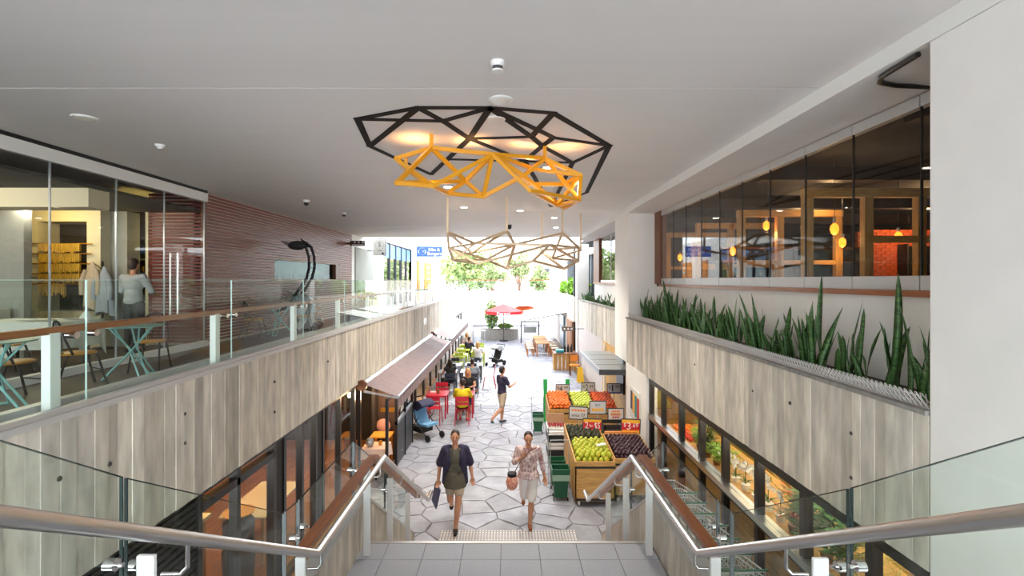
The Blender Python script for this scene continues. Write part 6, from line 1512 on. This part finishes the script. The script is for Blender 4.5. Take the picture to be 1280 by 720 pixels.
def person(label, loc, rz, J, top, bottom, hair, sc=1.0, vox=0.011, sleeve=0.55, leg=0.55, shoe=M_shoe, long_hair=False, topname='shirt', botname='shorts', skirt=None, tight=0.0, hems=None, vest=None):
    t = thing('person', label, 'person', loc, rz); t.scale = (sc, sc, sc)
    pe, ch, nk, hd = J['pelvis'], J['chest'], J['neck'], J['head']
    b = MB()
    pe_, ch_ = V(*pe), V(*ch); ax = (V(*J['shL']) - V(*J['shR'])).normalized()
    b.ell(pe_, (0.15, 0.105, 0.12), 14, 8); b.ell(pe_.lerp(ch_, 0.5), (0.128, 0.09, 0.16), 14, 8); b.ell(ch_, (0.16, 0.105, 0.17), 14, 8)
    b.cap(V(*J['shL']), ch_ + V(0, 0, 0.10), 0.058, 0.08); b.cap(V(*J['shR']), ch_ + V(0, 0, 0.10), 0.058, 0.08)
    b.cap(ch_ + V(0, 0, 0.12), V(*nk), 0.06, 0.052); b.cap(V(*nk), V(*hd) - V(0, 0, 0.05), 0.05, 0.052)
    h = V(*hd); fd = V(*J.get('face', (0, -1, 0))).normalized(); rt = fd.cross(V(0, 0, 1)).normalized()
    rotm = Matrix((rt, -fd, rt.cross(-fd))).transposed()
    b.ell(h, (0.074, 0.09, 0.108), 16, 12, rotm); b.ell(h + fd*0.02 - V(0, 0, 0.055), (0.052, 0.06, 0.06), 12, 8, rotm)
    b.cap(h + fd*0.086 + V(0, 0, 0.01), h + fd*0.105 - V(0, 0, 0.022), 0.01, 0.014, 8)
    for s in (-1, 1): b.ell(h + rt*0.075*s + V(0, 0, -0.005), (0.012, 0.022, 0.032), 8, 6, rotm)
    for s in 'LR':
        limb(b, J['sh'+s], J['el'+s], 0.05, 0.038, 0.004); limb(b, J['el'+s], J['wr'+s], 0.038, 0.026, 0.005)
        d = V(*J.get('hd'+s, tuple(V(*J['wr'+s]) - V(*J['el'+s]))))
        hand(b, J['wr'+s], d, 1 if s == 'L' else -1, 1.0, J.get('curl', 0.5))
        limb(b, J['hip'+s], J['kn'+s], 0.085, 0.058, 0.004); limb(b, J['kn'+s], J['an'+s], 0.055, 0.036, 0.012)
        an, toe = V(*J['an'+s]), V(*J['toe'+s]); heel = an + (an - toe).normalized()*0.04; heel.z = an.z - 0.04
        b.cap(an, heel.lerp(toe, 0.3) - V(0, 0, 0.0), 0.038, 0.034, 10); b.cap(heel.lerp(toe, 0.3), toe, 0.034, 0.026, 10)
    o = b.build('body', M_skin, t); remesh(o, min(vox, 0.0075) if vox < 0.012 else vox*0.75, 3)
    for s in (-1, 1): MB().ell(h + fd*0.082 + rt*0.03*s + V(0, 0, 0.012), 0.0095, 8, 6).build('eye', M_eye, t, smooth=True)
    MB().ell(h + fd*0.086 - V(0, 0, 0.052), (0.022, 0.012, 0.008), 8, 6, rotm).build('mouth', M_lip, t, smooth=True)
    # hair
    hm = MB(); hm.ell(h - fd*0.02 + V(0, 0, 0.03), (0.083, 0.092, 0.093), 16, 12, rotm); hm.ell(h - fd*0.045 - V(0, 0, 0.01), (0.076, 0.07, 0.09), 14, 10, rotm)
    if long_hair:
        hm.cap(h - fd*0.06, h - fd*0.09 - V(0, 0, 0.26), 0.075, 0.05, 10); hm.cap(h + rt*0.07 - fd*0.02, h + rt*0.08 - V(0, 0, 0.2) - fd*0.03, 0.03, 0.025, 8); hm.cap(h - rt*0.07 - fd*0.02, h - rt*0.08 - V(0, 0, 0.2) - fd*0.03, 0.03, 0.025, 8)
    o = hm.build('hair', hair, t); remesh(o, 0.009, 3)
    # top
    g = MB(); k = 0.022 + tight
    g.ell(pe_.lerp(ch_, 0.45), (0.135+k, 0.098+k, 0.17), 14, 8); g.ell(ch_, (0.16+k, 0.105+k, 0.17), 14, 8); g.ell(pe_ + V(0, 0, 0.02), (0.148+k, 0.105+k, 0.11), 14, 8)
    for s in 'LR':
        g.cap(V(*J['sh'+s]), ch_ + V(0, 0, 0.09), 0.068, 0.09)
        if sleeve <= 1: e = lerp(J['sh'+s], J['el'+s], sleeve); g.cap(V(*J['sh'+s]), e, 0.066, 0.066)
        else: g.cap(V(*J['sh'+s]), V(*J['el'+s]), 0.066, 0.056); g.cap(V(*J['el'+s]), lerp(J['el'+s], J['wr'+s], sleeve-1), 0.056, 0.048)
    if hems:
        n0 = len(g.v); g.tube([pe_ + V(0, 0, 0.06), pe_ - V(0, 0, hems*0.5), pe_ - V(0, 0, hems)], [0.145+k, 0.175+k, 0.185+k], 18)
        g.v[n0:] = [(x_, pe_.y + (y_-pe_.y)*0.82, z_) for x_, y_, z_ in g.v[n0:]]
    o = g.build(topname, top, t); remesh(o, vox, 5)
    # bottom
    q = MB(); q.ell(pe_ - V(0, 0, 0.0), (0.155, 0.115, 0.12), 14, 8)
    for s in 'LR':
        if leg <= 1: q.cap(V(*J['hip'+s]), lerp(J['hip'+s], J['kn'+s], leg), 0.10, 0.088)
        else: q.cap(V(*J['hip'+s]), V(*J['kn'+s]), 0.10, 0.074); q.cap(V(*J['kn'+s]), lerp(J['kn'+s], J['an'+s], leg-1), 0.074, 0.058)
    o = q.build(botname, bottom, t); remesh(o, vox, 5)
    if shoe:
        for s in 'LR':
            an, toe = V(*J['an'+s]), V(*J['toe'+s]); heel = an + (an - toe).normalized()*0.05; heel.z = toe.z + (an.z-toe.z)*0.25
            m = MB().cap(heel, heel.lerp(toe, 0.5), 0.04, 0.042, 10).cap(heel.lerp(toe, 0.5), toe, 0.042, 0.032, 10)
            o = m.build('shoe', shoe, t); remesh(o, 0.01, 3)
    return t
def stand_pose(hipx=0.09):
    return dict(pelvis=(0, 0, 0.92), chest=(0, 0, 1.24), neck=(0, 0, 1.46), head=(0, -0.02, 1.60), shL=(0.18, 0, 1.37), shR=(-0.18, 0, 1.37), elL=(0.24, 0.02, 1.10), elR=(-0.24, 0.02, 1.10),
                wrL=(0.25, -0.06, 0.86), wrR=(-0.25, -0.06, 0.86), hipL=(hipx, 0, 0.88), hipR=(-hipx, 0, 0.88), knL=(hipx, -0.02, 0.48), knR=(-hipx, -0.02, 0.48), anL=(hipx, 0.02, 0.08), anR=(-hipx, 0.02, 0.08), toeL=(hipx, -0.13, 0.035), toeR=(-hipx, -0.13, 0.035))
def sit_pose():
    return dict(pelvis=(0, 0.08, 0.57), chest=(0, 0.10, 0.88), neck=(0, 0.08, 1.10), head=(0, 0.04, 1.24), shL=(0.18, 0.09, 1.01), shR=(-0.18, 0.09, 1.01), elL=(0.25, -0.06, 0.79), elR=(-0.25, -0.06, 0.79),
                wrL=(0.14, -0.27, 0.80), wrR=(-0.14, -0.27, 0.80), hipL=(0.09, 0.05, 0.54), hipR=(-0.09, 0.05, 0.54), knL=(0.11, -0.36, 0.53), knR=(-0.11, -0.36, 0.53), anL=(0.11, -0.38, 0.09), anR=(-0.11, -0.30, 0.09), toeL=(0.12, -0.52, 0.035), toeR=(-0.12, -0.44, 0.035))
# walker 1: navy open shirt over a long olive top
J = stand_pose(); J.update(knL=(0.06, -0.14, 0.48), anL=(0.02, -0.20, 0.09), toeL=(0.02, -0.34, 0.04), knR=(-0.09, 0.02, 0.47), anR=(-0.09, 0.36, 0.30), toeR=(-0.09, 0.34, 0.17), elL=(0.26, 0.06, 1.11), wrL=(0.30, 0.0, 0.88), elR=(-0.27, 0.03, 1.11), wrR=(-0.29, -0.08, 0.88), curl=0.8)
p1 = person('short-haired walker in an open navy shirt over an olive tunic carrying a folder', (-0.92, 8.42, 0), 0.05, J, M_olive, M_beige, M_hair, 0.985, 0.011, 0.05, 0.60, M_blackc, topname='tunic', hems=0.20)
v = MB()
for s_, k_ in ((1, 'L'), (-1, 'R')):
    v.cap((s_*0.10, 0.01, 1.40), (s_*0.18, 0, 1.375), 0.062, 0.072); v.cap(J['sh'+k_], lerp(J['sh'+k_], J['el'+k_], 0.95), 0.074, 0.078)
    v.ell((s_*0.125, -0.02, 1.22), (0.075, 0.125, 0.2), 12, 8); v.cap((s_*0.145, -0.02, 1.15), (s_*0.185, -0.01, 0.80), 0.062, 0.05)
v.ell((0, 0.055, 1.22), (0.18, 0.09, 0.22), 14, 8); v.tube([(0, 0.07, 1.15), (0, 0.075, 0.80)], [0.12, 0.14], 14)
o = v.build('open_shirt', M_navy, p1); remesh(o, 0.011, 5)
fo_ = MB().box(-0.012, 0.012, -0.13, 0.11, -0.30, 0.06).build('folder', M_bluef, label='thin navy folder held in the hand of the walker in the navy shirt', cat='folder', bevel=0.003); fo_.location = (-1.215, 8.30, 0.72); fo_.rotation_euler = (0.25, 0.12, 0.5)
# walker 2: printed blouse, white shorts
J = stand_pose(); J.update(knL=(0.06, -0.12, 0.48), anL=(0.03, -0.16, 0.09), toeL=(0.04, -0.30, 0.04), knR=(-0.08, 0.04, 0.47), anR=(-0.10, 0.38, 0.32), toeR=(-0.10, 0.36, 0.19), elL=(0.25, 0.06, 1.10), wrL=(0.30, 0.02, 0.86), elR=(-0.26, 0.0, 1.12), wrR=(-0.12, -0.16, 1.26), hdR=(0.4, -0.2, 0.8), head=(0, -0.06, 1.59), face=(0, -1, -0.35), curl=0.6)
p2 = person('woman in a pink and white printed blouse and white knee shorts with a shoulder bag', (0.36, 8.55, 0), -0.05, J, M_print, M_whitec, M_hair, 0.955, 0.011, 1.5, 0.92, M_shoeb, tight=0.012, topname='blouse', hems=0.06)
bg_ = thing('shoulder_bag', 'red and cream pouch bag slung at the hip of the blouse wearer', 'bag', (0.07, 8.37, 0.83))
MB().lathe([(0.02, -0.17), (0.085, -0.12), (0.11, -0.04), (0.09, 0.05), (0.075, 0.08)], (0, 0, 0), 14).build('pouch', M_bag, bg_, smooth=True); MB().lathe([(0.078, 0.075), (0.08, 0.13)], (0, 0, 0), 14).build('dark_rim', M_blackc, bg_, smooth=True)
MB().tube([(0.02, 0, 0.1), (0.14, 0.0, 0.32), (0.30, 0.01, 0.50), (0.42, 0.08, 0.535), (0.44, 0.2, 0.50)], 0.008, 8).build('strap', M_brown, bg_, smooth=True)
# walker 3: navy tee, beige shorts, side on
J = stand_pose(); J.update(knL=(0.06, -0.06, 0.48), anL=(0.05, -0.02, 0.09), toeL=(0.05, -0.17, 0.04), knR=(-0.09, 0.08, 0.47), anR=(-0.09, 0.42, 0.24), toeR=(-0.09, 0.38, 0.11), elR=(-0.24, -0.10, 1.12), wrR=(-0.16, -0.30, 1.16), elL=(0.24, -0.04, 1.10), wrL=(0.22, -0.22, 0.98))
person('man in a navy tee and beige shorts walking across the paving', (-0.18, 14.5, 0), 2.2, J, M_navy, M_beige, M_hair, 1.0, 0.013, 0.6, 0.75, M_shoe)
# seated
person('seated person in a mustard yellow top on the red chair, back to the stair', (-1.36, 14.5, 0), PI, sit_pose(), M_mustard, M_blackc, M_hair, 1.0, 0.014, 0.9, 1.5, M_red, tight=0.02)
person('seated long-haired woman facing the person in mustard', (-1.34, 16.1, 0), 0, sit_pose(), M_blackc, M_denim, M_hairb, 1.0, 0.015, 0.3, 1.6, M_shoeb, True)
person('seated dark-haired woman in a black top at the grey-blue tables', (-2.2, 18.1, 0), PI+0.5, sit_pose(), M_blackc, M_blackc, M_hair, 1.0, 0.015, 0.1, 1.6, M_shoeb, True)
p = person('seated man in a grey shirt with a dark shoulder strap', (-1.32, 18.0, 0), PI, sit_pose(), M_greyc, M_denim, M_hair, 1.02, 0.015, 0.7, 1.7, M_shoe)
MB().bar((0.15, 0.16, 1.06), (-0.15, 0.235, 0.62), 0.04, 0.012, (0, 1, 0)).build('shoulder_strap', M_blackc, p)
person('seated man in a navy top by the lime tables', (-2.0, 25.2, 0), PI-0.4, sit_pose(), M_navy, M_denim, M_hair, 1.0, 0.018, 0.7, 1.7, M_shoe)
person('seated blonde woman in a white top by the stroller', (-1.45, 23.2, 0), PI, sit_pose(), M_whitec, M_denim, M_hairb, 1.0, 0.018, 0.4, 1.7, M_shoe, True)
person('seated fair-haired diner at the end lime table', (-2.3, 27.1, 0), 0.1, sit_pose(), M_print, M_denim, M_hairb, 1.0, 0.018, 0.7, 1.7, M_shoe, True)
# waiter upstairs, back turned
J = stand_pose(); J.update(elL=(0.27, -0.08, 1.12), elR=(-0.27, -0.08, 1.12), wrL=(0.2, -0.28, 1.05), wrR=(-0.2, -0.28, 1.05))
person('waiter in a pale grey shirt and dark apron standing in the restaurant, back turned', (-7.25, 9.35, ZU), PI, J, mat('pale_grey_cotton', (176, 180, 184), 0.8), mat('dark_grey_cotton', (58, 60, 68), 0.8), M_hair, 1.06, 0.013, 1.4, 1.8, M_blackc, botname='trousers')
J = stand_pose()
